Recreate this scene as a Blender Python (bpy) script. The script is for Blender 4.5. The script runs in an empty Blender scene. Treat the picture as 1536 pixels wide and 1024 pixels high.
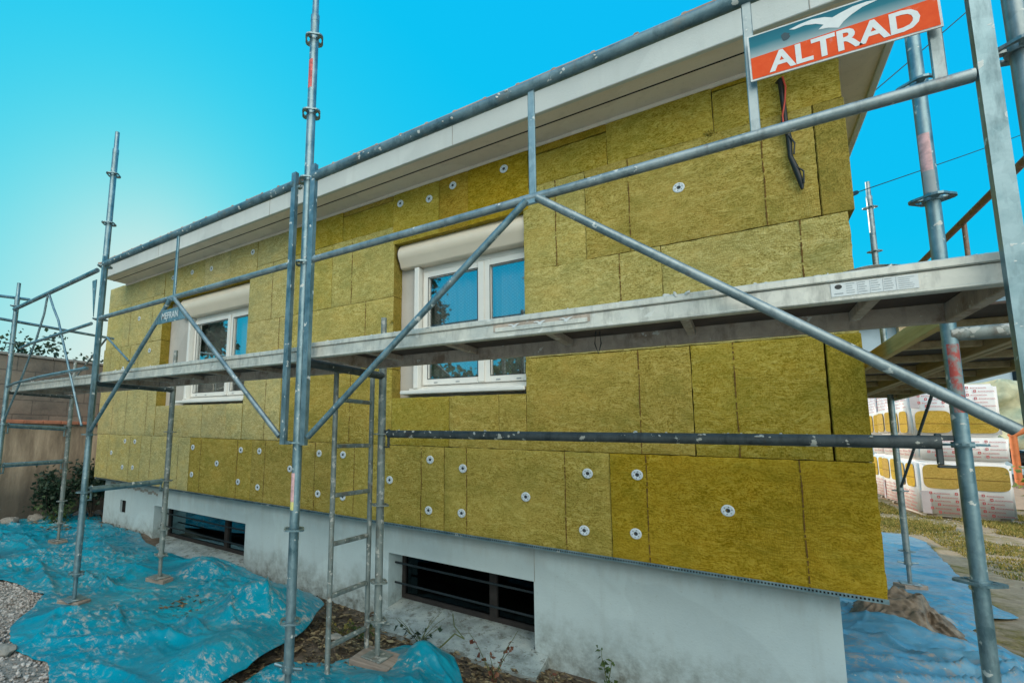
import bpy, bmesh, math, random
from mathutils import Vector, Matrix, noise
random.seed(7)
R = math.radians
sc = bpy.context.scene
COL = sc.collection
U = random.uniform

# ------------------------------------------------------------------ helpers
class MB:
    """collects shapes in world coordinates; build() links them as ONE mesh object"""
    def __init__(s): s.v = []; s.f = []; s.m = []; s.sm = []
    def add(s, vs, fs, mi=0, smooth=False):
        n = len(s.v); s.v += [tuple(v) for v in vs]
        for f in fs: s.f.append([i + n for i in f]); s.m.append(mi); s.sm.append(smooth)
        return s
    def box(s, a, b, mi=0, M=None, skip=()):
        x0, y0, z0 = a; x1, y1, z1 = b
        vs = [Vector(p) for p in ((x0,y0,z0),(x1,y0,z0),(x1,y1,z0),(x0,y1,z0),(x0,y0,z1),(x1,y0,z1),(x1,y1,z1),(x0,y1,z1))]
        if M: vs = [M @ v for v in vs]
        fs = [(0,3,2,1),(4,5,6,7),(0,1,5,4),(1,2,6,5),(2,3,7,6),(3,0,4,7)]
        return s.add(vs, [f for i, f in enumerate(fs) if i not in skip], mi)
    def bbox(s, a, b, r=.004, mi=0, M=None):
        """box with chamfered edges"""
        bm = bmesh.new(); bmesh.ops.create_cube(bm, size=1)
        sx, sy, sz = (b[i]-a[i] for i in range(3)); c = [(b[i]+a[i])/2 for i in range(3)]
        for v in bm.verts: v.co = Vector((v.co.x*sx+c[0], v.co.y*sy+c[1], v.co.z*sz+c[2]))
        bmesh.ops.bevel(bm, geom=bm.edges[:], offset=min(r, .3*min(sx,sy,sz)), segments=1, affect='EDGES')
        vs = [v.co.copy() for v in bm.verts]
        if M: vs = [M @ v for v in vs]
        bm.verts.index_update()
        s.add(vs, [[v.index for v in f.verts] for f in bm.faces], mi); bm.free(); return s
    def tube(s, pts, r, seg=12, mi=0, cap=True, rr=None):
        pts = [Vector(p) for p in pts]; n = len(pts); rings = []
        up = Vector((0,0,1)) if abs((pts[-1]-pts[0]).normalized().z) < .9 else Vector((1,0,0))
        for i, p in enumerate(pts):
            d = (pts[min(i+1,n-1)] - pts[max(i-1,0)]).normalized()
            a = d.cross(up).normalized(); b = d.cross(a).normalized()
            q = rr[i] if rr else r
            rings.append([p + (a*math.cos(t)+b*math.sin(t))*q for t in (2*math.pi*k/seg for k in range(seg))])
        base = len(s.v); vs = [v for ring in rings for v in ring]; fs = []
        for i in range(n-1):
            for k in range(seg):
                fs.append((i*seg+k, i*seg+(k+1)%seg, (i+1)*seg+(k+1)%seg, (i+1)*seg+k))
        s.add(vs, fs, mi, True)
        if cap:
            s.add(rings[0], [list(range(seg))[::-1]], mi); s.add(rings[-1], [list(range(seg))], mi)
        return s
    def ngon(s, pts, mi=0): return s.add(pts, [list(range(len(pts)))], mi)
    def prism(s, poly, d, mi=0):
        """extrude 3-D polygon by vector d"""
        n = len(poly); d = Vector(d); a = [Vector(p) for p in poly]
        return s.add(a + [p+d for p in a], [list(range(n)), list(range(n,2*n))[::-1]] + [(i,(i+1)%n+0,(i+1)%n+n,i+n) for i in range(n)], mi)
    def grid(s, nx, ny, fn, mi=0, smooth=True, keep=None):
        idx = {}; vs = []; fs = []
        P = [[fn(i/nx, j/ny) for j in range(ny+1)] for i in range(nx+1)]
        for i in range(nx+1):
            for j in range(ny+1): idx[i,j] = len(vs); vs.append(P[i][j])
        for i in range(nx):
            for j in range(ny):
                if keep and not keep((i+.5)/nx, (j+.5)/ny): continue
                fs.append((idx[i,j], idx[i+1,j], idx[i+1,j+1], idx[i,j+1]))
        return s.add(vs, fs, mi, smooth)
    def build(s, name, mats, parent=None):
        me = bpy.data.meshes.new(name)
        org = parent_world(parent)
        me.from_pydata([(v[0]-org[0], v[1]-org[1], v[2]-org[2]) for v in s.v], [], s.f)
        if not isinstance(mats, (list, tuple)): mats = [mats]
        for m in mats: me.materials.append(m)
        me.polygons.foreach_set('material_index', s.m); me.polygons.foreach_set('use_smooth', s.sm)
        me.update()
        bm = bmesh.new(); bm.from_mesh(me); bmesh.ops.recalc_face_normals(bm, faces=bm.faces[:]) if len(s.f) < 3000 else None
        bm.to_mesh(me); bm.free()
        o = bpy.data.objects.new(name, me); COL.objects.link(o)
        if parent: o.parent = parent
        return o

def parent_world(p):
    v = Vector((0,0,0))
    while p is not None: v += p.location; p = p.parent
    return v
def tag(o, label=None, cat=None, group=None, kind=None):
    if label: o['label'] = label
    if cat: o['category'] = cat
    if group: o['group'] = group
    if kind: o['kind'] = kind
    return o
def thing(name, label, cat, loc=(0,0,0), group=None):
    o = bpy.data.objects.new(name, None); COL.objects.link(o); o.location = loc; o.empty_display_size = .1
    return tag(o, label, cat, group)
def fn(p, s=1.0, seed=0.0): return noise.noise(Vector((p[0]*s+seed, p[1]*s-seed, (p[2] if len(p) > 2 else 0)*s+seed*.37)))
def text2d(body, size=1.0, off=.0):
    """letters of Blender's own font as a flat mesh, scaled to unit box (verts 2-D, faces)"""
    cu = bpy.data.curves.new('t', 'FONT'); cu.body = body; cu.size = size; cu.offset = off; cu.resolution_u = 3
    o = bpy.data.objects.new('t', cu); COL.objects.link(o)
    dg = bpy.context.evaluated_depsgraph_get(); me = bpy.data.meshes.new_from_object(o.evaluated_get(dg))
    vs = [v.co.copy() for v in me.vertices]; fs = [list(p.vertices) for p in me.polygons]
    bpy.data.objects.remove(o); bpy.data.curves.remove(cu); bpy.data.meshes.remove(me)
    x0 = min(v.x for v in vs); x1 = max(v.x for v in vs); y0 = min(v.y for v in vs); y1 = max(v.y for v in vs)
    return [((v.x-x0)/(x1-x0), (v.y-y0)/(y1-y0)) for v in vs], fs

# ------------------------------------------------------------------ materials
class NT:
    def __init__(s, name):
        s.mat = bpy.data.materials.new(name); s.mat.use_nodes = True; s.t = s.mat.node_tree; s.t.nodes.clear()
        s.out = s.n('ShaderNodeOutputMaterial'); s.b = s.n('ShaderNodeBsdfPrincipled'); s.l(s.b.outputs[0], s.out.inputs[0])
        s.tc = s.n('ShaderNodeTexCoord').outputs['Object']
    def n(s, t, **k):
        nd = s.t.nodes.new(t)
        for a, v in k.items(): setattr(nd, a, v)
        return nd
    def l(s, a, b): s.t.links.new(a, b)
    def sc(s, v, src=None, rot=(0,0,0)):
        m = s.n('ShaderNodeMapping'); m.inputs['Scale'].default_value = v if isinstance(v, tuple) else (v,v,v)
        m.inputs['Rotation'].default_value = rot
        s.l(src or s.tc, m.inputs[0]); return m.outputs[0]
    def noise(s, scale, detail=4, rough=.6, src=None, dist=0):
        n = s.n('ShaderNodeTexNoise'); n.inputs['Scale'].default_value = 1; n.inputs['Detail'].default_value = detail
        n.inputs['Roughness'].default_value = rough; n.inputs['Distortion'].default_value = dist
        s.l(s.sc(scale, src), n.inputs['Vector']); return n.outputs['Fac']
    def vor(s, scale, feature='F1', src=None, out='Distance'):
        n = s.n('ShaderNodeTexVoronoi', feature=feature); n.inputs['Scale'].default_value = 1
        s.l(s.sc(scale, src), n.inputs['Vector']); return n.outputs[out]
    def ramp(s, fac, stops, interp='LINEAR'):
        r = s.n('ShaderNodeValToRGB'); r.color_ramp.interpolation = interp; e = r.color_ramp.elements
        while len(e) < len(stops): e.new(.5)
        for i, (p, c) in enumerate(stops):
            e[i].position = p; e[i].color = (c if isinstance(c, tuple) else (c,c,c)) + (1,)
        s.l(fac, r.inputs[0]); return r.outputs[0]
    def mix(s, fac, a, b, mode='MIX'):
        m = s.n('ShaderNodeMix', data_type='RGBA', blend_type=mode)
        for v, i in ((fac, 0), (a, 6), (b, 7)):
            if isinstance(v, (int, float)): m.inputs[i].default_value = v if i == 0 else (v,v,v,1)
            elif isinstance(v, tuple): m.inputs[i].default_value = v + (1,)
            else: s.l(v, m.inputs[i])
        return m.outputs[2]
    def math(s, op, a, b=None):
        m = s.n('ShaderNodeMath', operation=op)
        for i, v in enumerate((a, b)):
            if v is None: continue
            if isinstance(v, (int, float)): m.inputs[i].default_value = v
            else: s.l(v, m.inputs[i])
        return m.outputs[0]
    def xyz(s, src=None):
        n = s.n('ShaderNodeSeparateXYZ'); s.l(src or s.tc, n.inputs[0]); return n.outputs
    def set(s, col=None, rough=None, metal=None, **k):
        for nm, v in (('Base Color', col), ('Roughness', rough), ('Metallic', metal)) + tuple((a.replace('_', ' '), b) for a, b in k.items()):
            if v is None: continue
            i = s.b.inputs[nm]
            if isinstance(v, tuple): i.default_value = v + (1,)
            elif isinstance(v, (int, float)): i.default_value = v
            else: s.l(v, i)
        return s
    def bump(s, h, strength=.3, dist=.01):
        b = s.n('ShaderNodeBump'); b.inputs['Strength'].default_value = strength; b.inputs['Distance'].default_value = dist
        s.l(h, b.inputs['Height']); s.l(b.outputs[0], s.b.inputs['Normal']); return s
    def rnd(s): return s.n('ShaderNodeObjectInfo').outputs['Random']
    def world(s): return s.n('ShaderNodeNewGeometry').outputs['Position']

def flat(name, col, rough=.6, metal=0, var=.15, scale=8, bump=.15):
    m = NT(name); n = m.noise(scale, 5); c = m.ramp(n, [(.3, tuple(x*(1-var) for x in col)), (.7, tuple(min(1, x*(1+var)) for x in col))])
    m.set(c, rough, metal)
    if bump: m.bump(m.noise(scale*8, 3), bump, .003)
    return m.mat

def steel(name, a, b, metal=.75, spots=.5, rust=0.0, rustcol=(.16,.06,.03), rough=.42, spotcol=(.62,.62,.58)):
    m = NT(name); g = m.noise((9,9,9), 5, .65); v = m.vor((38,38,38), out='Color'); sx = m.xyz(v)[0]
    c = m.ramp(g, [(.32, a), (.68, b)])
    c = m.mix(m.ramp(sx, [(0, .0), (1, .22)]), c, tuple(min(1, x*1.35) for x in b))
    c = m.mix(m.ramp(m.noise((30,30,7), 4, .7), [(.5, 0.0), (.72, .55)]), c, tuple(x*.45 for x in a))
    mk = None
    if rust:
        rk = m.ramp(m.noise((7,7,5), 6, .7), [(.62-rust*.25, 0.0), (.72-rust*.2, 1.0)])
        c = m.mix(m.math('MULTIPLY', rk, .8), c, rustcol); mk = rk
    sp = m.ramp(m.noise((26,26,26), 3, .55), [(.69-spots*.06, 0.0), (.71-spots*.06, 1.0)])
    c = m.mix(m.math('MULTIPLY', sp, .85), c, spotcol)
    met = m.math('MULTIPLY', m.math('SUBTRACT', 1.0, sp), metal)
    m.set(c, m.ramp(g, [(.3, rough-.08), (.7, rough+.14)]), met)
    m.bump(m.mix(.5, m.noise((60,60,60), 3), sp), .25, .002)
    return m.mat

M = {}
M['steel'] = steel('galvanised_steel', (.10,.18,.21), (.29,.39,.42), .72, .45)
M['steel_side'] = steel('galvanised_steel_worn', (.15,.20,.21), (.34,.39,.40), .62, .5, .1)
M['steel_mortar'] = steel('steel_with_mortar', (.14,.17,.16), (.30,.33,.31), .45, 1.5, .35, (.17,.13,.10), .6, (.45,.44,.40))
M['steel_dark'] = steel('dark_weathered_steel', (.035,.045,.05), (.10,.12,.125), .4, .75, .1, (.07,.05,.04), .55, (.55,.54,.48))
M['steel_rail'] = steel('top_rail_steel', (.05,.11,.14), (.19,.28,.31), .5, .55, .3, (.20,.20,.18), .5)
M['steel_rust'] = steel('rusty_steel', (.20,.12,.09), (.36,.26,.21), .3, .4, .6, (.30,.15,.10), .6)
M['steel_red'] = steel('red_painted_steel', (.42,.06,.035), (.55,.12,.07), .1, .7, .2)
M['alu'] = steel('aluminium_deck_profile', (.47,.47,.43), (.64,.62,.55), .35, .3, 0, rough=.5)
M['alu_dirty'] = steel('dirty_deck_profile', (.34,.27,.22), (.50,.41,.34), .15, .4, .2, (.20,.13,.09), .7)
M['spot'] = flat('dried_mortar', (.62,.60,.55), .9, 0, .15, 30, .4)

# mineral wool --------------------------------------------------
def wool(name, base, pale, side=False):
    m = NT(name); rn = m.rnd()
    off = m.n('ShaderNodeVectorMath', operation='ADD'); cmb = m.n('ShaderNodeCombineXYZ')
    m.l(m.math('MULTIPLY', rn, 37.0), cmb.inputs[0]); m.l(m.math('MULTIPLY', rn, 11.0), cmb.inputs[2])
    m.l(m.tc, off.inputs[0]); m.l(cmb.outputs[0], off.inputs[1]); P = off.outputs[0]
    # layered fibres: wavy horizontal streaks, broken up by finer noise
    wx = m.n('ShaderNodeVectorMath', operation='MULTIPLY_ADD'); wn = m.n('ShaderNodeTexNoise'); wn.inputs['Scale'].default_value = 6
    m.l(P, wn.inputs['Vector']); m.l(wn.outputs['Color'], wx.inputs[0]); wx.inputs[1].default_value = (.09,.09,.09); m.l(P, wx.inputs[2]); W = wx.outputs[0]
    st = m.noise((17,17,42) if not side else (40,40,40), 6, .74, W); fi = m.noise((80,80,150) if not side else (150,150,150), 4, .7, W)
    big = m.noise((2.2,2.2,3.5), 4, .6, P)
    c = m.ramp(st, [(.30, tuple(x*.60 for x in base)), (.49, base), (.66, tuple(min(1, x*1.08) for x in pale))])
    c = m.mix(m.ramp(fi, [(.44, .0), (.66, .75)]), c, tuple(min(1, x*1.12) for x in pale))
    c = m.mix(m.ramp(fi, [(.33, .9), (.48, 0.0)]), c, tuple(x*.36 for x in base))
    c = m.mix(m.ramp(big, [(.38, 0.0), (.68, .45)]), c, tuple(a*.45+b*.55 for a, b in zip(base, pale)))
    gr = m.noise((4.5,4.5,7), 5, .7, W); c = m.mix(m.ramp(gr, [(.5, 0.0), (.68, .5)]), c, (base[0]*.62, base[1]*.82, base[2]*1.2))
    c = m.mix(m.ramp(gr, [(.32, .45), (.46, 0.0)]), c, (pale[0]*.95, pale[1]*.78, pale[2]*.5))
    # every slab a slightly different batch
    hs = m.n('ShaderNodeHueSaturation'); m.l(c, hs.inputs['Color'])
    m.l(m.ramp(rn, [(0, .496), (1, .503)]), hs.inputs['Hue']); m.l(m.ramp(m.math('FRACT', m.math('MULTIPLY', rn, 7.3)), [(0, .93), (1, 1.04)]), hs.inputs['Saturation'])
    m.l(m.ramp(m.math('FRACT', m.math('MULTIPLY', rn, 13.7)), [(0, .90), (1, 1.0)]), hs.inputs['Value'])
    c = hs.outputs[0]
    x, y, z = m.xyz(W)
    # pressed knit of the rollers: small upright cells
    kx = m.math('ABSOLUTE', m.math('SINE', m.math('MULTIPLY', x, 330.0))); kz = m.math('ABSOLUTE', m.math('SINE', m.math('MULTIPLY', z, 210.0)))
    knit = m.math('MULTIPLY', kx, kz); km = m.ramp(m.noise((1.6,1.6,2.6), 3, .6, P), [(.35, .1), (.62, 1.0)]); knit = m.math('MULTIPLY', knit, km)
    if not side: c = m.mix(m.math('MULTIPLY', m.math('SUBTRACT', km, knit), .34), c, tuple(v*.45 for v in base))
    m.set(c, .95, 0); m.b.inputs['Specular IOR Level'].default_value = .1
    h = m.math('ADD', m.math('ADD', m.math('MULTIPLY', st, 1.3), m.math('MULTIPLY', fi, .6)), m.math('MULTIPLY', knit, .0 if side else .35))
    m.bump(h, .6, .006)
    return m.mat
M['wool'] = wool('mineral_wool', (.335,.235,.020), (.53,.42,.105))
M['wool_warm'] = wool('mineral_wool_warm', (.31,.19,.010), (.48,.335,.05))
M['wool_end'] = wool('mineral_wool_cut_edge', (.25,.18,.018), (.44,.33,.07), True)
M['wool_pale'] = wool('mineral_wool_pale', (.40,.31,.06), (.61,.52,.19))  # upper boards: part of the sun flare put into the colour
M['wool_hazed'] = wool('mineral_wool_hazed', (.43,.35,.12), (.64,.55,.26))  # paler tone paints sun haze onto the far left boards
M['seam'] = flat('slab_seam', (.13,.065,.012), 1, 0, .3, 60, .4)
M['gap'] = flat('slab_gap', (.006,.005,.003), 1, 0, .1, 40, 0)

# walls --------------------------------------------------
def render_wall(name, a, b, stain, wet=True):
    m = NT(name); c = m.ramp(m.noise((1.3,1.3,1.3), 7, .65), [(.35, a), (.68, b)])
    blot = m.ramp(m.noise((1.0,1.0,.8), 3, .5, dist=.6), [(.505, 0.0), (.515, .28)])
    c = m.mix(blot, c, tuple(x*.80 for x in a))
    c = m.mix(m.ramp(m.noise((12,12,1.2), 4, .6), [(.55, 0.0), (.85, .25)]), c, stain)
    if wet:
        z = m.xyz(m.world())[2]
        k = m.math('MULTIPLY', m.ramp(m.math('ADD', z, m.math('MULTIPLY', m.noise((6,6,4), 5, .7), .5)), [(.12, .85), (.46, 0.0)]), m.ramp(m.noise((14,14,14), 5, .7), [(.38, .25), (.62, 1.0)]))
        c = m.mix(k, c, (.10,.10,.07))
        k2 = m.math('MULTIPLY', m.ramp(m.math('ADD', z, m.math('MULTIPLY', m.noise((9,9,2), 5, .7), .22)), [(.60, 0.0), (.76, .45)]), 1.0)
        c = m.mix(k2, c, (.27,.22,.16))
    c = m.mix(m.ramp(m.noise((55,55,55), 3, .7), [(.62, 0.0), (.75, .35)]), c, stain)
    m.set(c, .9, 0); m.bump(m.math('ADD', m.noise((90,90,90), 4, .7), m.math('MULTIPLY', m.noise((8,8,8), 4), 1.5)), .35, .004)
    return m.mat
M['found'] = render_wall('painted_render', (.47,.56,.57), (.57,.67,.67), (.25,.25,.20))
M['plaster'] = render_wall('old_plaster', (.42,.40,.36), (.52,.49,.45), (.30,.27,.22), False)
M['soffit'] = render_wall('eaves_concrete', (.72,.61,.51), (.80,.70,.60), (.22,.18,.14), False)
M['fascia'] = render_wall('eaves_band', (.50,.52,.50), (.60,.61,.58), (.30,.30,.27), False)
M['sill_conc0'] = render_wall('sill_render', (.24,.29,.28), (.40,.45,.43), (.10,.10,.08), False)
m = NT('dirty_sill_render'); c = m.ramp(m.noise((5,5,5), 7, .7), [(.34, (.17,.20,.19)), (.52, (.33,.38,.37)), (.7, (.46,.50,.47))])
c = m.mix(m.ramp(m.noise((13,13,13), 6, .75), [(.52, 0.0), (.62, .75)]), c, (.10,.10,.075)); c = m.mix(m.ramp(m.noise((40,40,40), 4, .7), [(.60, 0.0), (.66, .7)]), c, (.06,.05,.035))
m.set(c, .95, 0); m.bump(m.noise((45,45,45), 5, .75), .6, .006); M['sill_conc'] = m.mat
M['cement'] = flat('raw_cement_patch', (.27,.25,.22), .95, 0, .25, 14, .6)
M['rooftile'] = flat('roof_tile', (.40,.25,.19), .9, 0, .35, 5, .5)
M['white'] = flat('white_pvc', (.74,.72,.67), .35, 0, .05, 4, .04)
M['shutter'] = flat('cream_shutter_case', (.72,.62,.49), .38, 0, .06, 2.2, .04)
M['gasket'] = flat('black_gasket', (.02,.02,.02), .6, 0, .1, 8, 0)
M['iron'] = flat('black_iron_bar', (.02,.03,.035), .5, .3, .3, 20, .2)
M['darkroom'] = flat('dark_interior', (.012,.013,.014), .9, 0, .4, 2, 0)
M['darkwood'] = flat('dark_frame', (.022,.018,.016), .7, 0, .4, 12, .3)
M['plug'] = flat('washer_plastic', (.60,.65,.68), .45, 0, .06, 20, .05)
M['plug_hole'] = flat('washer_hole', (.03,.035,.04), .7, 0, .1, 20, 0)
M['sign_white'] = flat('sign_white', (.62,.64,.64), .45, 0, .06, 40, .03)
M['sign_frame'] = flat('sign_border', (.55,.56,.55), .5, 0, .2, 30, .05)
M['black'] = flat('black_rubber', (.012,.014,.015), .5, 0, .2, 20, .1)
M['redwire'] = flat('red_cable', (.55,.06,.03), .5, 0, .1, 20, 0)
M['pink'] = flat('faded_pink_sticker', (.62,.36,.36), .6, 0, .3, 60, 0)
M['redlab'] = flat('red_sticker', (.55,.10,.09), .6, 0, .5, 50, 0)
M['yellowlab'] = flat('yellow_sticker', (.62,.56,.20), .6, 0, .2, 60, 0)
m = NT('red_paint_remains'); m.set(m.mix(m.ramp(m.noise((22,22,14), 6, .75), [(.44, 0.0), (.54, 1.0)]), (.22,.27,.27), (.42,.07,.06)), .6, .2); M['redpaint'] = m.mat
M['greyprint'] = flat('grey_print', (.30,.33,.34), .6, 0, .1, 20, 0)
M['deckply'] = flat('deck_plywood', (.075,.050,.038), .8, 0, .5, 7, .3)

def wood(name, a, b, s=(1.2,22,22), rough=.85):
    m = NT(name); n = m.noise(s, 6, .7); c = m.ramp(n, [(.3, a), (.7, b)])
    c = m.mix(m.ramp(m.noise((s[0]*3, s[1]*3, s[2]*3), 4), [(.5, 0.0), (.8, .5)]), c, tuple(x*.4 for x in a))
    m.set(c, rough, 0); m.bump(n, .5, .004); return m.mat
M['wood'] = wood('weathered_board', (.20,.15,.12), (.36,.30,.25))
M['wood_warm'] = wood('yellow_formwork_timber', (.55,.36,.12), (.76,.56,.25), (22,1.2,22))
M['wood_grey'] = wood('grey_plank', (.38,.26,.13), (.56,.42,.25), (22,1.2,22))

def tarp_mat(name, a, b, dirt, amount):
    m = NT(name); P = m.world()
    c = m.ramp(m.noise((2.5,2.5,2.5), 6, .65, P), [(.32, a), (.68, b)])
    cre = m.noise((11,8,11), 6, .72, P, 1.2)
    c = m.mix(m.ramp(cre, [(.56, 0.0), (.76, .35)]), c, tuple(min(1, x*1.2+.02) for x in b))
    k = m.math('MULTIPLY', m.ramp(m.noise((16,26,16), 7, .75, P, .5), [(.55-amount*.05, 0.0), (.66-amount*.05, 1.0)]), m.ramp(m.noise((1.5,1.5,1.5), 4, .6, P), [(.47-amount*.08, .0), (.60-amount*.06, 1.0)]))
    c = m.mix(m.math('MULTIPLY', k, .85), c, dirt)
    k3 = m.ramp(m.noise((40,34,40), 3, .6, P), [(.69, 0.0), (.71, .8)]); c = m.mix(k3, c, (.50,.48,.42))
    m.set(c, m.mix(k, .30, .9), 0); m.b.inputs['Specular IOR Level'].default_value = .32
    dn = m.n('ShaderNodeTexNoise'); dn.inputs['Scale'].default_value = 3; dn.inputs['Detail'].default_value = 3; m.l(P, dn.inputs['Vector'])
    dv = m.n('ShaderNodeVectorMath', operation='MULTIPLY_ADD'); m.l(dn.outputs['Color'], dv.inputs[0]); dv.inputs[1].default_value = (.35,.35,.35); m.l(P, dv.inputs[2]); D = dv.outputs[0]
    cr = m.math('ADD', m.math('MULTIPLY', m.vor((3,4.4,3), src=D), 1.6), m.math('MULTIPLY', m.vor((9,6,9), src=D), .45))
    w = m.math('ADD', m.math('ADD', cr, m.math('MULTIPLY', m.noise((4,9,4), 3, .5, P, 1.8), .35)), m.math('ADD', m.math('MULTIPLY', cre, .10), m.math('MULTIPLY', m.noise((60,60,60), 3, .6, P), .12)))
    m.bump(w, .55, .02); return m.mat
M['tarp'] = tarp_mat('blue_tarpaulin', (.0,.17,.25), (.0,.27,.36), (.42,.37,.32), .70)
M['tarp2'] = tarp_mat('blue_tarpaulin_dusty', (.05,.20,.33), (.13,.32,.45), (.36,.29,.23), .8)
M['net'] = flat('sandy_mound', (.20,.155,.115), .95, 0, .6, 16, .9)

# ground --------------------------------------------------
def ground_mat():
    m = NT('ground'); P = m.world(); x, y, z = m.xyz(P)
    soil = m.ramp(m.noise((5,5,5), 8, .75, P), [(.3, (.05,.035,.024)), (.5, (.13,.095,.065)), (.72, (.24,.185,.135))])
    path = m.ramp(m.noise((9,9,9), 8, .8, P), [(.3, (.22,.155,.10)), (.5, (.36,.26,.17)), (.75, (.50,.38,.26))])
    turf = m.ramp(m.noise((14,14,14), 6, .75, P), [(.3, (.05,.045,.01)), (.52, (.20,.145,.03)), (.7, (.34,.25,.07))])
    grav = m.ramp(m.vor((55,55,55), src=P), [(.05, (.05,.045,.04)), (.5, (.30,.27,.24))])
    right = m.ramp(m.math('ADD', x, m.math('MULTIPLY', m.noise((2,2,2), 3, .6, P), .6)), [(.0, 0.0), (.02, 1.0)])
    n = m.noise((.75,.75,.75), 4, .6, P); k = m.ramp(m.math('ADD', m.math('ADD', n, m.math('MULTIPLY', m.noise((6,6,6), 5, .7, P), .25)), m.math('MULTIPLY', x, .02)), [(.58, 1.0), (.68, 0.0)])
    k = m.math('MULTIPLY', k, m.ramp(m.noise((11,11,11), 6, .75, P), [(.36, .1), (.5, 1.0)])); rr = m.mix(k, path, turf); c = m.mix(right, soil, rr)
    gm = m.math('MULTIPLY', m.math('LESS_THAN', y, -1.45), m.math('LESS_THAN', x, -1.0)); c = m.mix(gm, c, grav)
    bounce = m.math('LESS_THAN', y, -3.3); c = m.mix(bounce, c, m.ramp(m.noise((4,4,4), 6, .6, P), [(.3, (.56,.52,.45)), (.7, (.68,.63,.55))]))  # unseen pale ground added behind the camera to bounce light upward
    m.set(c, .97, 0); m.bump(m.noise((28,28,28), 8, .75, P), .9, .02); return m.mat
M['ground'] = ground_mat()
def stone_mat(name, cols, by=None):
    m = NT(name); v = m.vor((46,46,46), src=m.world(), out='Color'); c = m.ramp(m.xyz(v)[0], cols)
    m.set(c, .9, 0); m.bump(m.noise((120,120,120), 3), .4, .003); return m.mat
M['gravel'] = stone_mat('gravel_stone', [(0, (.16,.13,.11)), (.35, (.30,.26,.23)), (.7, (.42,.38,.35)), (1, (.55,.50,.46))])
M['litter'] = stone_mat('dead_leaves', [(0, (.03,.02,.012)), (.4, (.09,.06,.03)), (.75, (.20,.14,.07)), (1, (.34,.27,.15))])
M['grass'] = stone_mat('grass_blades', [(0, (.05,.085,.01)), (.4, (.17,.165,.025)), (.75, (.38,.27,.06)), (1, (.48,.36,.13))])
def leaf_mat(name, a, b):
    m = NT(name); v = m.vor((9,9,9), src=m.world(), out='Color'); c = m.ramp(m.xyz(v)[0], [(0, a), (1, b)])
    m.set(c, .6, 0); t = m.n('ShaderNodeBsdfTranslucent'); m.l(c, t.inputs[0]); mx = m.n('ShaderNodeMixShader'); mx.inputs[0].default_value = .3
    m.l(m.b.outputs[0], mx.inputs[1]); m.l(t.outputs[0], mx.inputs[2]); m.l(mx.outputs[0], m.out.inputs[0]); return m.mat
M['leaf'] = leaf_mat('green_leaf', (.025,.055,.018), (.08,.13,.03))
M['leaf_bright'] = leaf_mat('yellow_green_leaf', (.10,.13,.02), (.32,.32,.06))
M['leaf_dark'] = leaf_mat('dark_leaf', (.012,.03,.018), (.04,.075,.035))
M['leaf_rust'] = leaf_mat('rust_brown_leaf', (.14,.045,.025), (.30,.13,.07))
M['leaf_autumn'] = leaf_mat('autumn_leaf', (.10,.11,.03), (.40,.30,.08))
M['bark'] = flat('bark', (.09,.065,.045), .95, 0, .4, 12, .8)
M['stem'] = flat('green_stem', (.10,.12,.04), .8, 0, .3, 12, .2)

def block_mat():
    m = NT('concrete_blocks'); mp = m.sc((1,1,1), m.world(), (0,R(90),0)); x, y, z = m.xyz(m.world())
    cb = m.n('ShaderNodeCombineXYZ'); m.l(y, cb.inputs[0]); m.l(z, cb.inputs[1])
    b = m.n('ShaderNodeTexBrick'); m.l(cb.outputs[0], b.inputs['Vector']); b.inputs['Scale'].default_value = 1
    b.inputs['Brick Width'].default_value = .48; b.inputs['Row Height'].default_value = .22; b.inputs['Mortar Size'].default_value = .008
    b.inputs['Color1'].default_value = (.20,.16,.125,1); b.inputs['Color2'].default_value = (.27,.21,.16,1); b.inputs['Mortar'].default_value = (.13,.105,.085,1)
    c = m.mix(m.ramp(m.noise((1.1,1.1,1.1), 6, .7), [(.42, 0.0), (.6, .8)]), b.outputs['Color'], (.085,.075,.065))
    c = m.mix(m.ramp(m.noise((9,9,9), 5, .7), [(.55, 0.0), (.8, .4)]), c, (.36,.29,.22))
    m.set(c, .95, 0); m.bump(m.math('ADD', m.math('MULTIPLY', b.outputs['Fac'], -1.0), m.noise((30,30,30), 5, .7)), .6, .012); return m.mat
M['block'] = block_mat()
def stainwall():
    m = NT('stained_low_wall'); c = m.ramp(m.noise((1,2.6,.5), 6, .65), [(.34, (.12,.085,.06)), (.48, (.32,.23,.155)), (.64, (.62,.46,.32))])
    c = m.mix(m.ramp(m.xyz(m.world())[2], [(.35, .8), (.95, 0.0)]), c, (.05,.048,.04))
    m.set(c, .95, 0); m.bump(m.noise((25,25,25), 6, .7), .6, .015); return m.mat
M['stainwall'] = stainwall()
M['terra'] = flat('terracotta_tile', (.42,.16,.09), .85, 0, .25, 9, .4)
M['packwhite'] = flat('white_shrink_wrap', (.80,.74,.71), .32, 0, .08, 3, .25)
M['packred'] = flat('red_print', (.55,.06,.06), .5, 0, .1, 20, 0)
M['packlilac'] = flat('lilac_wrap_panel', (.50,.42,.43), .35, 0, .1, 4, .1)
M['packwool'] = wool('packed_wool', (.50,.29,.03), (.66,.44,.10))
M['orange'] = flat('orange_paint', (.62,.17,.05), .6, 0, .15, 8, .1)
M['creamsheet'] = flat('cream_sheet', (.50,.47,.30), .8, 0, .2, 5, .8)
M['bluewall'] = flat('pale_blue_wall', (.42,.50,.55), .9, 0, .06, 2, .1)
M['greyroof'] = flat('grey_roof', (.16,.20,.21), .9, 0, .25, 3, .3)

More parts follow.
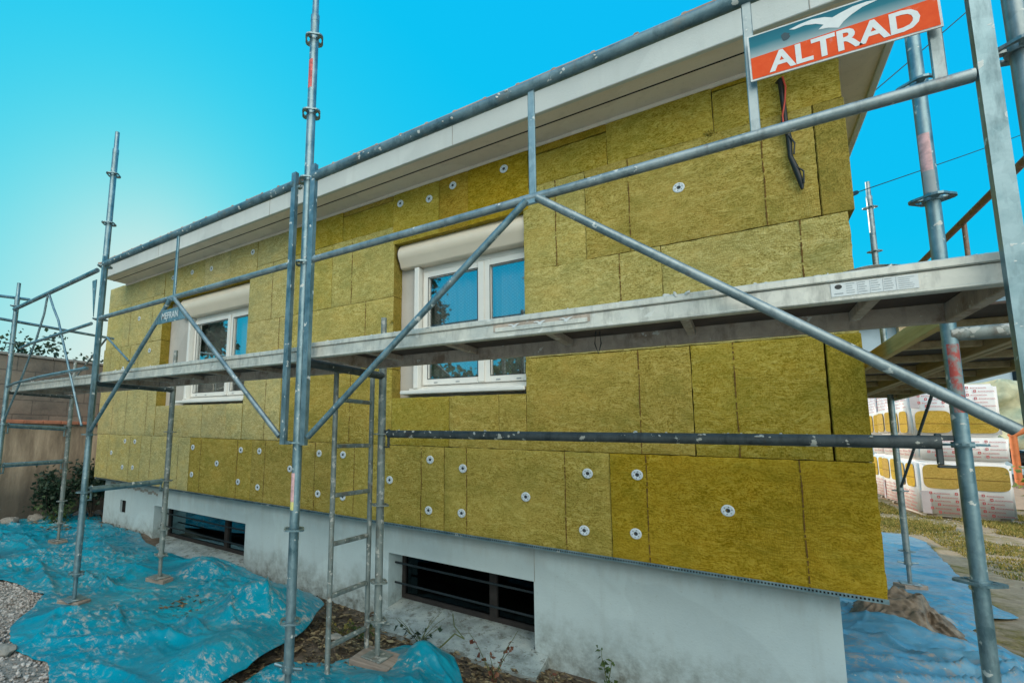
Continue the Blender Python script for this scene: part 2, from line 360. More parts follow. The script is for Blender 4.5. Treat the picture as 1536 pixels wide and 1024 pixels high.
def glass_mat(name, tint, refl, thru, k=1.6):
    m = NT(name); m.t.nodes.remove(m.b)
    g = m.n('ShaderNodeBsdfGlossy'); g.inputs['Roughness'].default_value = .012; g.inputs['Color'].default_value = tint + (1,)
    nn = m.noise((2.2,2.2,2.2), 2, .5); b = m.n('ShaderNodeBump'); b.inputs['Strength'].default_value = .05; b.inputs['Distance'].default_value = .02
    m.l(nn, b.inputs['Height']); m.l(b.outputs[0], g.inputs['Normal'])
    t = m.n('ShaderNodeBsdfTransparent'); t.inputs['Color'].default_value = (thru,thru,thru,1)
    lw = m.n('ShaderNodeFresnel'); lw.inputs['IOR'].default_value = 1.5
    f = m.math('MINIMUM', m.math('ADD', m.math('MULTIPLY', lw.outputs[0], k), refl), 1.0)
    mx = m.n('ShaderNodeMixShader'); m.l(f, mx.inputs[0]); m.l(t.outputs[0], mx.inputs[1]); m.l(g.outputs[0], mx.inputs[2]); m.l(mx.outputs[0], m.out.inputs[0])
    return m.mat
M['glass'] = glass_mat('window_glass', (.95,.99,1.0), .36, .9)
M['glass_dark'] = glass_mat('basement_glass', (.5,.8,.9), .0, .15, .35)
def curtain_mat():
    m = NT('curtain'); x, y, z = m.xyz(m.world())
    k = m.math('MULTIPLY', m.math('SINE', m.math('MULTIPLY', x, 230.0)), m.math('SINE', m.math('MULTIPLY', z, 230.0)))
    c = m.mix(m.ramp(k, [(.2, 0.0), (.5, .5)]), (.42,.43,.40), (.66,.66,.60)); m.set(c, .9, 0); return m.mat
M['curtain'] = curtain_mat()

# ------------------------------------------------------------------ camera, light, sky
cam = bpy.data.cameras.new('camera'); co = bpy.data.objects.new('camera', cam); COL.objects.link(co); sc.camera = co
co.location = (-.48361, -3.20791, 1.36802)
yaw, pit, rol = R(-36.23838605), R(6.89699234), R(1.09240964)
F = Vector((math.sin(yaw)*math.cos(pit), math.cos(yaw)*math.cos(pit), math.sin(pit)))
rt = Vector((math.cos(yaw), -math.sin(yaw), 0)); up = rt.cross(F)
r2 = rt*math.cos(rol) + up*math.sin(rol); u2 = -rt*math.sin(rol) + up*math.cos(rol)
co.rotation_euler = Matrix((r2, u2, -F)).transposed().to_euler()
cam.sensor_width = 36; cam.lens = 717.862/1536*36; cam.shift_x = (768-582.698)/1536; cam.shift_y = (562.147-512)/1536
cam.clip_end = 1500; cam.clip_start = .02

SUN_EL, SUN_AZ = 18, -64          # azimuth measured from +y towards +x
sd = Vector((math.sin(R(SUN_AZ))*math.cos(R(SUN_EL)), math.cos(R(SUN_AZ))*math.cos(R(SUN_EL)), math.sin(R(SUN_EL))))
sl = bpy.data.lights.new('sun', 'SUN'); so = bpy.data.objects.new('sun', sl); COL.objects.link(so)
sl.energy = 3.0; sl.angle = R(.6); sl.color = (1, .86, .68); so.rotation_euler = sd.to_track_quat('Z', 'Y').to_euler(); so.location = (0,0,30)
w = bpy.data.worlds.new('World'); sc.world = w; w.use_nodes = True; nt = w.node_tree; nt.nodes.clear()
wo = nt.nodes.new('ShaderNodeOutputWorld'); bg = nt.nodes.new('ShaderNodeBackground'); sky = nt.nodes.new('ShaderNodeTexSky')
sky.sky_type = 'NISHITA'; sky.sun_disc = False; sky.sun_elevation = R(SUN_EL); sky.sun_rotation = R(SUN_AZ)
sky.air_density = 1.0; sky.dust_density = 1.2; sky.ozone_density = 1.0; sky.altitude = 100
EXPO = .6
def wm(op, a, b_=None, c_=None):
    n = nt.nodes.new('ShaderNodeMath'); n.operation = op
    for i, v in enumerate((a, b_, c_)):
        if v is None: continue
        if isinstance(v, (int, float)): n.inputs[i].default_value = v
        else: nt.links.new(v, n.inputs[i])
    return n.outputs[0]
sep = nt.nodes.new('ShaderNodeSeparateColor'); nt.links.new(sky.outputs[0], sep.inputs[0])
L = wm('MULTIPLY', sep.outputs[1], .12)                       # daylight brightness of the sky in that direction
rC = wm('MAXIMUM', wm('SUBTRACT', wm('MULTIPLY', wm('POWER', L, 1.5), .095), .012), .004)
gC = wm('MULTIPLY', wm('POWER', L, .17), .67); bC = wm('MULTIPLY', wm('POWER', L, -.05), .85)
# added cloud bank out of view opposite the sun to fill the shaded facade
wtc = nt.nodes.new('ShaderNodeTexCoord'); nrm = nt.nodes.new('ShaderNodeVectorMath'); nrm.operation = 'NORMALIZE'; nt.links.new(wtc.outputs['Generated'], nrm.inputs[0])
dt = nt.nodes.new('ShaderNodeVectorMath'); dt.operation = 'DOT_PRODUCT'; nt.links.new(nrm.outputs[0], dt.inputs[0]); dt.inputs[1].default_value = Vector((.42,-.72,.66)).normalized()
wn = nt.nodes.new('ShaderNodeTexNoise'); wn.inputs['Scale'].default_value = 3.5; wn.inputs['Detail'].default_value = 7; nt.links.new(nrm.outputs[0], wn.inputs['Vector'])
cl = nt.nodes.new('ShaderNodeMapRange'); cl.interpolation_type = 'SMOOTHSTEP'; cl.inputs['From Min'].default_value = .69; cl.inputs['From Max'].default_value = .96
nt.links.new(wm('ADD', dt.outputs['Value'], wm('MULTIPLY', wm('SUBTRACT', wn.outputs['Fac'], .5), .45)), cl.inputs['Value'])
cmb = nt.nodes.new('ShaderNodeCombineColor')
for i, v in enumerate((rC, gC, bC)): nt.links.new(v, cmb.inputs[i])
mx = nt.nodes.new('ShaderNodeMix'); mx.data_type = 'RGBA'; nt.links.new(cl.outputs[0], mx.inputs[0]); nt.links.new(cmb.outputs[0], mx.inputs[6]); mx.inputs[7].default_value = (3.3, 3.25, 2.9, 1)
sca = nt.nodes.new('ShaderNodeVectorMath'); sca.operation = 'SCALE'; nt.links.new(mx.outputs[2], sca.inputs[0]); sca.inputs['Scale'].default_value = 1/(.12*2**EXPO)
nt.links.new(sca.outputs[0], bg.inputs[0]); bg.inputs[1].default_value = .12; nt.links.new(bg.outputs[0], wo.inputs[0])
sc.view_settings.view_transform = 'Standard'; sc.view_settings.look = 'None'; sc.view_settings.exposure = EXPO; sc.view_settings.gamma = 1
sc.cycles.max_bounces = 8; sc.cycles.transparent_max_bounces = 12; sc.cycles.use_denoising = True

# ------------------------------------------------------------------ ground
def gz(x, y):
    d = 0
    if -6.8 < x < -.2: d = -.14*max(0, min(1, (y+.75)/.45))*max(0, min(1, (x+6.8)/.8))*max(0, min(1, (-.2-x)/.6))
    return d
def axis(lo, hi, fine):
    a = [lo]; x = lo
    while x < hi:
        dd = min(abs(x-fine[0]), abs(x-fine[1])) if not fine[0] <= x <= fine[1] else 0
        x += .08 + dd*.12; a.append(x)
    return a
gx = axis(-400, 400, (-9.5, 4)); gy = axis(-400, 600, (-3.6, 3))
b = MB(); vs = [(x, y, gz(x, y) + (.02*fn((x,y),2.3)+.008*fn((x,y),9) if -12 < x < 12 and -8 < y < 20 else 0)) for x in gx for y in gy]; ny = len(gy)
b.add(vs, [(i*ny+j, (i+1)*ny+j, (i+1)*ny+j+1, i*ny+j+1) for i in range(len(gx)-1) for j in range(ny-1)], 0, True)
tag(b.build('ground', M['ground']), kind='structure')

ICO = None
def ico():
    global ICO
    if ICO is None:
        bm = bmesh.new(); bmesh.ops.create_icosphere(bm, subdivisions=1, radius=1); bm.verts.index_update()
        ICO = ([v.co.copy() for v in bm.verts], [[v.index for v in f.verts] for f in bm.faces]); bm.free()
    return ICO
def stone(b, p, r, flatn=.6, mi=0, smooth=False):
    vs, fs = ico(); rot = Matrix.Rotation(U(0, 6.3), 3, Vector((U(-1,1),U(-1,1),U(-1,1))).normalized())
    sx, sy, sz = U(.7,1.3), U(.6,1.1), U(.5,.9)*flatn/.6
    out = []
    for v in vs:
        q = rot @ Vector((v.x*sx, v.y*sy, v.z*sz)); q *= r*U(.85,1.15); out.append((p[0]+q.x, p[1]+q.y, p[2]+q.z*.8))
    b.add(out, fs, mi, smooth)
# gravel in the lower left
b = MB()
for i in range(9500):
    x = U(-7.2,-2.4); y = -1.42 - abs(random.gauss(0, .55))
    if y < -3.1: continue
    stone(b, (x, y, U(-.004,.012)), U(.006,.017))
tag(b.build('gravel', M['gravel']), 'loose grey and brown gravel beside the blue tarpaulin', 'gravel', kind='stuff')
# dead leaves and debris along the foot of the wall
b = MB()
for i in range(9000):
    if i < 6500: x = U(-4.2,-.2); y = U(-1.7, .1)
    else: x = U(-9,-6.8); y = U(-.6, 1.2)
    z = gz(x, y)+U(0,.02)+.01*fn((x,y),9); l = U(.012,.045); wd = l*U(.15,.6); a = U(0,6.3); t = U(-.5,.5)
    d = Vector((math.cos(a), math.sin(a), t*.6)); s_ = Vector((-math.sin(a), math.cos(a), U(-.4,.4)))
    p = Vector((x, y, z+.01)); b.add([p-d*l, p-s_*wd, p+d*l, p+s_*wd], [(0,1,2,3)])
tag(b.build('leaf_litter', M['litter']), 'dark dead leaves and twigs at the foot of the house wall', 'leaf litter', kind='stuff')
b = MB()
for i in range(5200):
    x = U(.6, 6); y = U(1.6, 12)
    if x < 1.62 and y < 7.4: continue
    stone(b, (x, y, U(.0,.008)), U(.004,.014))
tag(b.build('path_pebbles', M['gravel']), 'small pebbles and crumbs of earth on the path right of the house', 'pebbles', kind='stuff')
# dry grass to the right
b = MB()
for i in range(110000):
    if i < 80000: x = U(.9, 4.8); y = 2.2+10*random.random()**.8
    else: x = U(.5, 14); y = U(8, 30)
    if noise.noise(Vector((x*.8, y*.8, 4.2))) + .35*noise.noise(Vector((x*3, y*3, 1))) < -.12: continue
    if x < 1.62 and y < 7.4: continue
    if 2.0 < x < 3.5 and 10.05 < y < 14.2: continue
    h = U(.015,.05)*(1 + (y > 8)*.8); a = U(0,6.3); wd = U(.002,.005)*(1+y*.12); lx = U(-.7,.7)*h; ly = U(-.7,.7)*h
    dx = math.cos(a)*wd; dy = math.sin(a)*wd; z = .0
    b.add([(x-dx,y-dy,z),(x+dx,y+dy,z),(x+lx,y+ly,h)], [(0,1,2)])
tag(b.build('grass', M['grass']), 'dry yellow green grass on the ground right of the house', 'grass', kind='stuff')

# ------------------------------------------------------------------ house
house = thing('house', 'single storey house clad with yellow mineral wool insulation boards', 'house', (0,0,0))
YW = .13                                     # wall plane behind the insulation
def wall_holes(b, x0, x1, z0, z1, holes, y0, y1):
    xs = sorted({x0, x1, *[h[0] for h in holes], *[h[1] for h in holes]}); zs = sorted({z0, z1, *[h[2] for h in holes], *[h[3] for h in holes]})
    xs = [x for x in xs if x0 <= x <= x1]; zs = [z for z in zs if z0 <= z <= z1]
    def solid(i, j):
        if not (0 <= i < len(xs)-1 and 0 <= j < len(zs)-1): return False
        cx = (xs[i]+xs[i+1])/2; cz = (zs[j]+zs[j+1])/2
        return not any(h[0] < cx < h[1] and h[2] < cz < h[3] for h in holes)
    for i in range(len(xs)-1):
        for j in range(len(zs)-1):
            if not solid(i, j): continue
            a, c, d, e = xs[i], xs[i+1], zs[j], zs[j+1]
            b.ngon([(a,y0,d),(c,y0,d),(c,y0,e),(a,y0,e)])
            if not solid(i-1, j): b.ngon([(a,y0,d),(a,y0,e),(a,y1,e),(a,y1,d)])
            if not solid(i+1, j): b.ngon([(c,y0,d),(c,y1,d),(c,y1,e),(c,y0,e)])
            if not solid(i, j-1): b.ngon([(a,y0,d),(a,y1,d),(c,y1,d),(c,y0,d)])
            if not solid(i, j+1): b.ngon([(a,y0,e),(c,y0,e),(c,y1,e),(a,y1,e)])
XL, XR = -8.02, -.13; HD = 6.6
HX = {-2.64: -1.668, -6.05: -4.768}
W1 = (-2.64, -1.48, 1.70, 3.03); W2 = (-6.05, -4.50, 1.70, 3.05)
B1 = (-2.893, -1.672, -.02, .385); B2 = (-6.62, -4.77, -.02, .385)
b = MB(); wall_holes(b, XL, XR, -.5, .648, [(B1[0],B1[1],-.12,B1[3]), (B2[0],B2[1],-.12,B2[3]), (-7.53,-7.37,.205,.372)], YW, YW+.26)
b.ngon([(XR,YW,-.5),(XR,HD,-.5),(XR,HD,.648),(XR,YW,.648)]); b.ngon([(XL,YW,-.5),(XL,HD,-.5),(XL,HD,.648),(XL,YW,.648)]); b.ngon([(XL,HD,-.5),(XR,HD,-.5),(XR,HD,.648),(XL,HD,.648)])
b.build('foundation_wall', M['found'], house)
b = MB(); wall_holes(b, XL, XR, .648, 3.45, [W1, W2], YW+.003, YW+.26)
b.ngon([(XL,YW,.648),(XL,HD,.648),(XL,HD,3.45),(XL,YW,3.45)]); b.ngon([(XL,HD,.648),(XR,HD,.648),(XR,HD,3.45),(XL,HD,3.45)])
b.build('upper_wall', M['plaster'], house)
# dark inside walls so nothing shines through
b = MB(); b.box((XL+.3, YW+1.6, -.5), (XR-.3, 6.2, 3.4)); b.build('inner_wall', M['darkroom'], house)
# vent hole: black sheet in place of its inner shade
b = MB(); b.box((-7.55,YW+.03,.19),(-7.35,YW+.04,.39)); b.build('vent_dark_sheet', M['gap'], house)
# cement smear above the left block
b = MB()
for k in range(26):
    x = -7.85 + k*.05; zt = .60 - .05*k/26 + .012*math.sin(k*1.7); hh = .03+.02*abs(fn((k*.7,0)))
    b.ngon([(x,YW-.004,zt-hh),(x+.05,YW-.004,zt-hh+.01*fn((k,3))),(x+.05,YW-.004,zt+.012*fn((k,9))),(x,YW-.004,zt)])
b.build('cement_smear', M['cement'], house)
b = MB(); b.box((-1.6685,YW-.002,.386),(-1.6655,YW+.002,.645)); b.build('crack', M['cement'], house)

# roof: flat overhang with fascia band and tile edge
RX0, RX1 = -7.62, .28; RY0 = -.345
b = MB(); b.box((RX0,RY0+.03,3.452),(RX1-.03,6.9,3.56))
sof = b.build('soffit', M['soffit'], house)
b = MB(); b.box((RX0,RY0+.16,3.448),(RX1-.14,RY0+.168,3.4515)); b.build('drip_groove', M['gap'], sof)
b = MB(); b.bbox((RX0,-.012,3.425),(.02,.03,3.4515),.006); b.build('cornice_trim', M['soffit'], sof)
b = MB(); b.bbox((RX0,RY0,3.437),(RX1,RY0+.034,3.625),.004); b.bbox((RX1-.034,RY0+.036,3.437),(RX1,6.9,3.625),.004); b.build('fascia', M['fascia'], house)
b = MB()
b.add([(RX0,RY0-.04,3.640),(RX1+.05,RY0-.04,3.640),(RX1+.05,7.0,3.640),(RX0,7.0,3.640),(RX0+3.0,3.3,4.3),(RX1-3.0,3.3,4.3)], [(0,1,5,4),(1,2,5),(2,3,4,5),(3,0,4),(0,3,2,1)])
rf = b.build('roof', M['rooftile'], house)
n = 34
for k in range(n):
    b = MB(); x = RX0 + k*(RX1+.05-RX0)/n; wd = (RX1+.05-RX0)/n
    b.bbox((x+.003, RY0-.055+U(-.004,.004), 3.628+U(0,.002)), (x+wd-.003, RY0+.12, 3.656+U(0,.004)), .006)
    b.bbox((x-.012, RY0-.058, 3.629), (x+.016, RY0+.12, 3.664), .006)
    b.build('edge_tile', M['rooftile'], rf)

for x in (-6.1, -4.05, -2.05, -.1):
    b = MB(); b.box((x,RY0-.0015,3.438),(x+.004,RY0+.001,3.624)); b.build('fascia_joint', M['cement'], house)
# insulation boards -----------------------------------------
def slab(x0, x1, z0, z1, mat='wool', seams=(), y0=0.0, gapside=None, dy=None):
    """one mineral wool board with uneven arrises; seams are the brown lines scorched across its face"""
    if (x1 < -4.0 and z0 > 1.2) or x1 < -5.5: mat = 'wool_hazed'  # far boards take the haze as colour
    b = MB(); g = U(.0008,.0026); dy = U(-.004,.004) if dy is None else dy; sd_ = U(0,50)
    x0 += g; x1 -= g; z0 += g; z1 -= g
    nx = max(3, int((x1-x0)/.025)); nz = max(3, int((z1-z0)/.025)); yb = YW
    def P(u, v):
        x = x0+(x1-x0)*u; z = z0+(z1-z0)*v
        e = min(u*(x1-x0), (1-u)*(x1-x0), v*(z1-z0), (1-v)*(z1-z0))
        y = y0+dy + .0022*fn((x*9, z*14, sd_)) + .0012*fn((x*50, z*70, sd_)) + (.0045 if e < .004 else 0)
        if u in (0,1): x += (.006 if abs(x) < .06 else .003)*(fn((z*22, sd_, u))+.6*fn((z*80, sd_, u))) * (1 if u == 0 else -1) 
        if v in (0,1): z += .0042*fn((x*18, sd_, v+5))
        return (x, y, z)
    b.grid(nx, nz, P)
    F_ = [P(i/nx, 0) for i in range(nx+1)]; T = [P(i/nx, 1) for i in range(nx+1)]; L = [P(0, j/nz) for j in range(nz+1)]; Rr = [P(1, j/nz) for j in range(nz+1)]
    for E in (F_, T, L, Rr):
        n_ = len(E); b.add(E + [(p[0], yb, p[2]) for p in E], [(i, i+1, i+1+n_, i+n_) for i in range(n_-1)], 1)
    for sx in seams:
        n_ = int((z1-z0)/.012)
        for k in range(n_):
            if random.random() < .12: continue
            za = z0+(z1-z0)*k/n_; zb = z0+(z1-z0)*(k+1)/n_; xx = sx+.0035*fn((sx*9, za*6)); wd = U(.0014,.0040)
            yy = y0+dy-.0036
            b.ngon([(xx-wd,yy,za),(xx+wd,yy,za),(xx+wd*U(.7,1.2),yy,zb),(xx-wd*U(.7,1.2),yy,zb)], 2)
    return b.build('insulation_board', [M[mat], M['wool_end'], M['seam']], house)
Z = [.65, 1.272, 1.90, 2.522, 3.14, 3.455]
wl, ww, wp = 'wool', 'wool_warm', 'wool_pale'
boards = []
def S(*a, **k): o = slab(*a, **k); boards.append((a[0], a[1], a[2], a[3], o)); return o
# row 1
for x0, x1, mt, se in ((-8.13,-7.98,wl,()),(-7.98,-6.84,wl,(-7.72,-7.11)),(-6.84,-5.70,wl,(-6.57,-5.93)),(-5.70,-4.57,wl,(-5.47,-4.80)),(-4.57,-3.42,wl,(-4.35,-3.65)),(-3.42,-2.30,wl,(-3.18,-2.50)),(-2.30,-1.14,wl,(-2.11,-1.41)),(-1.14,.022,ww,(-.94,-.25))):
    S(x0, x1, Z[0], Z[1], mt, se, dy=(-.008 if x0 == -1.14 else None))
# row 2 (cut under the windows)
for x0, x1, z1, mt, se in ((-8.15,-7.53,Z[2],wl,(-7.71,)),(-7.53,-6.54,Z[2],wl,(-7.3,-6.75)),(-6.54,-5.51,1.655,wl,(-6.1,)),(-5.51,-5.04,1.655,wl,()),(-5.04,-4.76,1.655,wl,()),(-4.76,-4.17,Z[2],wl,(-4.39,)),(-4.17,-3.03,Z[2],wl,(-3.9,-3.25)),(-3.03,-2.80,Z[2],wl,()),
                           (-2.80,-2.26,1.655,wl,()),(-2.26,-1.86,1.655,wl,()),(-1.86,-1.66,1.655,wl,()),(-1.66,-.69,Z[2],wl,(-.96,)),(-.69,-.118,Z[2],wl,(-.49,))):
    S(x0, x1, Z[1], z1, mt, se)
S(-1.66-.0001, -1.655, 1.655, 1.66, wl)
# row 3
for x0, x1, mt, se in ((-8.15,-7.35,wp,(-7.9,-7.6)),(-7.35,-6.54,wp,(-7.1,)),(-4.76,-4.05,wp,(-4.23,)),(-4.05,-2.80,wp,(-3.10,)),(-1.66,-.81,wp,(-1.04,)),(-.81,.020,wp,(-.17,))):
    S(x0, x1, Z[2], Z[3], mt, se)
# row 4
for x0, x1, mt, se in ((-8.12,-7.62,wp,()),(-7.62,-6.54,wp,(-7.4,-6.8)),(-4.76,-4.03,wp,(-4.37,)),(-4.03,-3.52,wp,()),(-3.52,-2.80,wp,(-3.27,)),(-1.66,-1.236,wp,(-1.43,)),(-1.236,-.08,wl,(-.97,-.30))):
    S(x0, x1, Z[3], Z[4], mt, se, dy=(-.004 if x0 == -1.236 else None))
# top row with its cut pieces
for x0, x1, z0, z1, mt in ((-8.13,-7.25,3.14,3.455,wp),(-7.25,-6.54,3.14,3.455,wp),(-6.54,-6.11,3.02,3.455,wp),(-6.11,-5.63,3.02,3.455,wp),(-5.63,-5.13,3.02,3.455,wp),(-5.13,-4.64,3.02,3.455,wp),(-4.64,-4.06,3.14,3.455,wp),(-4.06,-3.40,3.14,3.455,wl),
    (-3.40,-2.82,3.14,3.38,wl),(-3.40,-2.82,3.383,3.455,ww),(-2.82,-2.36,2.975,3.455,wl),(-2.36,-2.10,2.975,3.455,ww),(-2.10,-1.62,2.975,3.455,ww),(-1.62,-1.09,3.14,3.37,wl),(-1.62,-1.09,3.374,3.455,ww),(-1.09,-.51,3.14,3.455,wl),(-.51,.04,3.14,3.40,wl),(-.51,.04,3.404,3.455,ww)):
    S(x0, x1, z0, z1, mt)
# gable side boards; rows 2 and 4 run through to the front and show their cut ends
for r in range(5):
    z0, z1 = Z[r], Z[r+1]; y = 0.0 if r in (1, 3) else YW+.002; k = 0
    xr = .02 if r in (0,1,2) else .042
    while y < HD:
        y1 = min(HD, y+(1.16 if k else .7)); k += 1
        b = MB(); g = .0015
        b.bbox(((-.112 if r == 1 else -.078 if r == 3 else XR), y+g, z0+g), (xr+U(-.003,.003), y1-g, z1-g), .004)
        o = b.build('insulation_board', [M['wool_end'] if k == 1 else M['wool']], house)
        if k == 1: o['label'] = 'narrow coarse cut board end at the house corner'
        y = y1
# starter rail under the first row
b = MB(); b.box((-8.05,-.010,.636),(.022,YW-.003,.646)); b.box((-8.05,-.0135,.636),(.022,-.0105,.658))
x = -8.0
rail = b.build('starter_rail', M['steel'], house)
b = MB()
while x < .0:
    b.box((x,-.0150,.643),(x+.007,-.0138,.652)); x += .014
b.build('rail_perforation', M['gap'], rail)

# dowel washers (sub-parts of the boards)
def washer(x, z):
    own = next((o for a, c, d, e, o in boards if a <= x <= c and d <= z <= e), boards[0][4])
    b = MB(); n = 20; r = .031; y = -.0095 if x > -1.14 and z < 1.27 else -.0065
    tilt = U(-.0012,.0012)
    ring = lambda rad, yy: [(x+rad*math.cos(2*math.pi*k/n), yy+tilt*math.cos(2*math.pi*k/n), z+rad*math.sin(2*math.pi*k/n)) for k in range(n)]
    A = ring(r, y+.005); B = ring(r, y); C_ = ring(r-.005, y-.002); D = ring(.011, y-.0005); E_ = ring(.006, y+.001)
    for P, Q in ((A,B),(B,C_),(C_,D)): b.add(P+Q, [(i,(i+1)%n,(i+1)%n+n,i+n) for i in range(n)], 0, False)
    b.add(D+E_, [(i,(i+1)%n,(i+1)%n+n,i+n) for i in range(n)], 1); b.ngon(E_, 1)
    for k in range(6):
        a = 2*math.pi*k/6+.3; cx = x+.019*math.cos(a); cz = z+.019*math.sin(a)
        b.ngon([(cx+.0028*math.cos(t*1.05), y-.0030, cz+.0028*math.sin(t*1.05)) for t in range(6)], 1)
    o = b.build('dowel_washer', [M['plug'], M['plug_hole']], own); return o
for x, z in ((-2.8,.99),(-2.42,1.17),(-2.14,1.12),(-2.43,.79),(-2.15,.80),(-1.67,.96),(-1.27,1.14),(-1.30,.79),(-.99,1.15),(-1.01,.81),(-.56,.99),(-7.26,1.19),(-6.99,1.19),(-7.63,1.02),(-7.28,.84),(-7.0,.85),(-5.63,1.16),(-5.15,1.0),(-5.62,.85),(-4.74,1.16),(-4.44,1.16),(-4.76,.83),(-4.44,.80),(-3.98,1.01),(-3.60,1.17),(-3.31,1.17),(-3.60,.81),(-3.30,.81),
             (-2.74,3.33),(-2.45,3.29),(-2.23,3.34),(-1.80,3.34),(-.70,2.86),(-4.72,3.32),(-5.49,3.28),(-5.90,3.31),(-6.34,3.32),(-7.15,2.88),(-7.2,2.28),(-6.8,2.40),(-7.5,2.2)):
    washer(x, z)
# torn holes and pulled fibres where boards meet
for x, z in ((-.53,3.148),(-2.80,2.30)):
    b = MB()
    for k in range(26): stone(b, (x+random.gauss(0,.012), -.006, z+random.gauss(0,.008)), U(.003,.007))
    b.build('torn_fibre', M['wool_end'], house)

# windows -----------------------------------------
def window(x0, x1, z0, z1, ztop, mull, label):
    wn_ = MB(); y = YW+.03; t = .045
    def fr(b, a, c, d, e, th, ya, yb):
        b.bbox((a,ya,d),(a+th,yb,e),.004); b.bbox((c-th,ya,d),(c,yb,e),.004); b.bbox((a+th,ya+.0004,e-th),(c-th,yb,e),.004); b.bbox((a+th,ya+.0004,d),(c-th,yb,d+th),.004)
    fr(wn_, x0, x1, z0, z1, t, y, y+.07)
    w = wn_.build('window', M['white'], house); w['label'] = label
    for k, (a, c) in enumerate(((x0+t+.003, mull+.022), (mull-.02+.045, x1-t-.003))):
        b = MB(); fr(b, a, c, z0+t+.003, z1-t-.003, .052, y-.014, y+.05)
        s = b.build('sash', M['white'], w)
        b = MB(); b.box((a+.05,y+.008,z0+t+.05),(c-.05,y+.012,z1-t-.05)); 
        b2 = MB(); b2.ngon([(a+.05,y+.008,z0+t+.05),(c-.05,y+.008,z0+t+.05),(c-.05,y+.008,z1-t-.05),(a+.05,y+.008,z1-t-.05)]); b2.build('pane', M['glass'], s) if False else b2.build('pane', M['glass'], w)
        b = MB(); fr(b, a+.048, c-.048, z0+t+.051, z1-t-.051, .006, y-.0165, y-.0125); b.build('gasket', M['gasket'], w)
    b = MB(); b.bbox((mull-.022,y-.026,z0+t+.01),(mull+.03,y-.0145,z1-t-.01),.006); b.build('centre_strip', M['white'], w)
    b = MB()
    for xx in (x0+.16, x0+.36, mull+.12, x1-.3): b.bbox((xx,y-.0175,z0+t+.018),(xx+.035,y-.0142,z0+t+.026),.001)
    b.build('drain_cap', M['greyprint'], w)
    # sill
    b = MB(); b.bbox((x0-.075,-.005,z0-.035),(HX[x0],y+.02,z0-.004),.006); b.bbox((x0-.055,YW-.03,z0-.003),(x1+.04,y-.002,z0+.022),.004); b.build('sill', M['white'], w)
    # curtain and dark room
    b = MB(); b.grid(120, 2, lambda u, v: (x0+.03+(x1-x0-.06)*u, y+.12+.012*math.sin(u*90)+.006*math.sin(u*37), z0+.02+(z1-z0)*v)); b.build('curtain', M['curtain'], w)
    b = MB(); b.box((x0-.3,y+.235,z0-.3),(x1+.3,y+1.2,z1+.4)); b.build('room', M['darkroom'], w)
    # roller shutter case: quarter round front
    b = MB(); yc = YW+.06; za, zb = z1-.004, ztop; h = zb-za
    prof = [(yc, za), (YW-.03, za), (YW-.037, za+.03), (YW-.045, za+.05)] + [(YW-.045-.075*math.sin(t*math.pi/8)*1.0, za+.05+(h-.05)*(1-math.cos(t*math.pi/16))) for t in range(1, 8)] 
    prof = [(yc, za), (YW-.052, za), (YW-.060, za+.012)] + [(YW-.060-.050*math.sin(math.pi*k/9), za+.03+(h-.045)*k/9) for k in range(1, 10)] + [(YW-.02, zb), (yc, zb)]
    xa, xb = x0-.135, x1+.08; n_ = len(prof)
    b.add([(xa,p[0],p[1]) for p in prof]+[(xb,p[0],p[1]) for p in prof], [(i,(i+1)%n_,(i+1)%n_+n_,i+n_) for i in range(n_)], 0, True)
    b.ngon([(xa,p[0],p[1]) for p in prof]); b.ngon([(xb,p[0],p[1]) for p in prof])
    c_ = b.build('shutter_case', M['shutter'], w)
    b = MB(); b.tube([(xa-.003,p[0]-.001,p[1]) for p in prof[1:-1]], .0035, 5); b.tube([(xa-.004,YW-.03,zb+.012),(xb,YW-.03,zb+.012)], .006, 6); b.build('case_seal', M['gasket'], c_)
    b = MB(); b.bbox((x0-.005,YW-.045,z0+.02),(x0+.04,YW+.028,z1-.01),.004); b.build('guide_rail', M['white'], w); b = MB(); b.bbox((x1-.04,YW-.045,z0+.02),(x1+.005,YW+.028,z1-.01),.004); b.build('guide_rail', M['white'], w)
    b = MB(); b.box((x0-.009,YW-.03,z0+.02),(x0-.0055,YW+.01,z1)); b.build('shadow_gap', M['gasket'], w)
window(-2.64, -1.48, 1.715, 2.775, 3.0, -2.06, 'white two sash window nearest the corner with blue sky reflected')
window(-6.05, -4.50, 1.715, 2.775, 3.03, -5.28, 'white two sash window farther along the wall, net curtain inside')

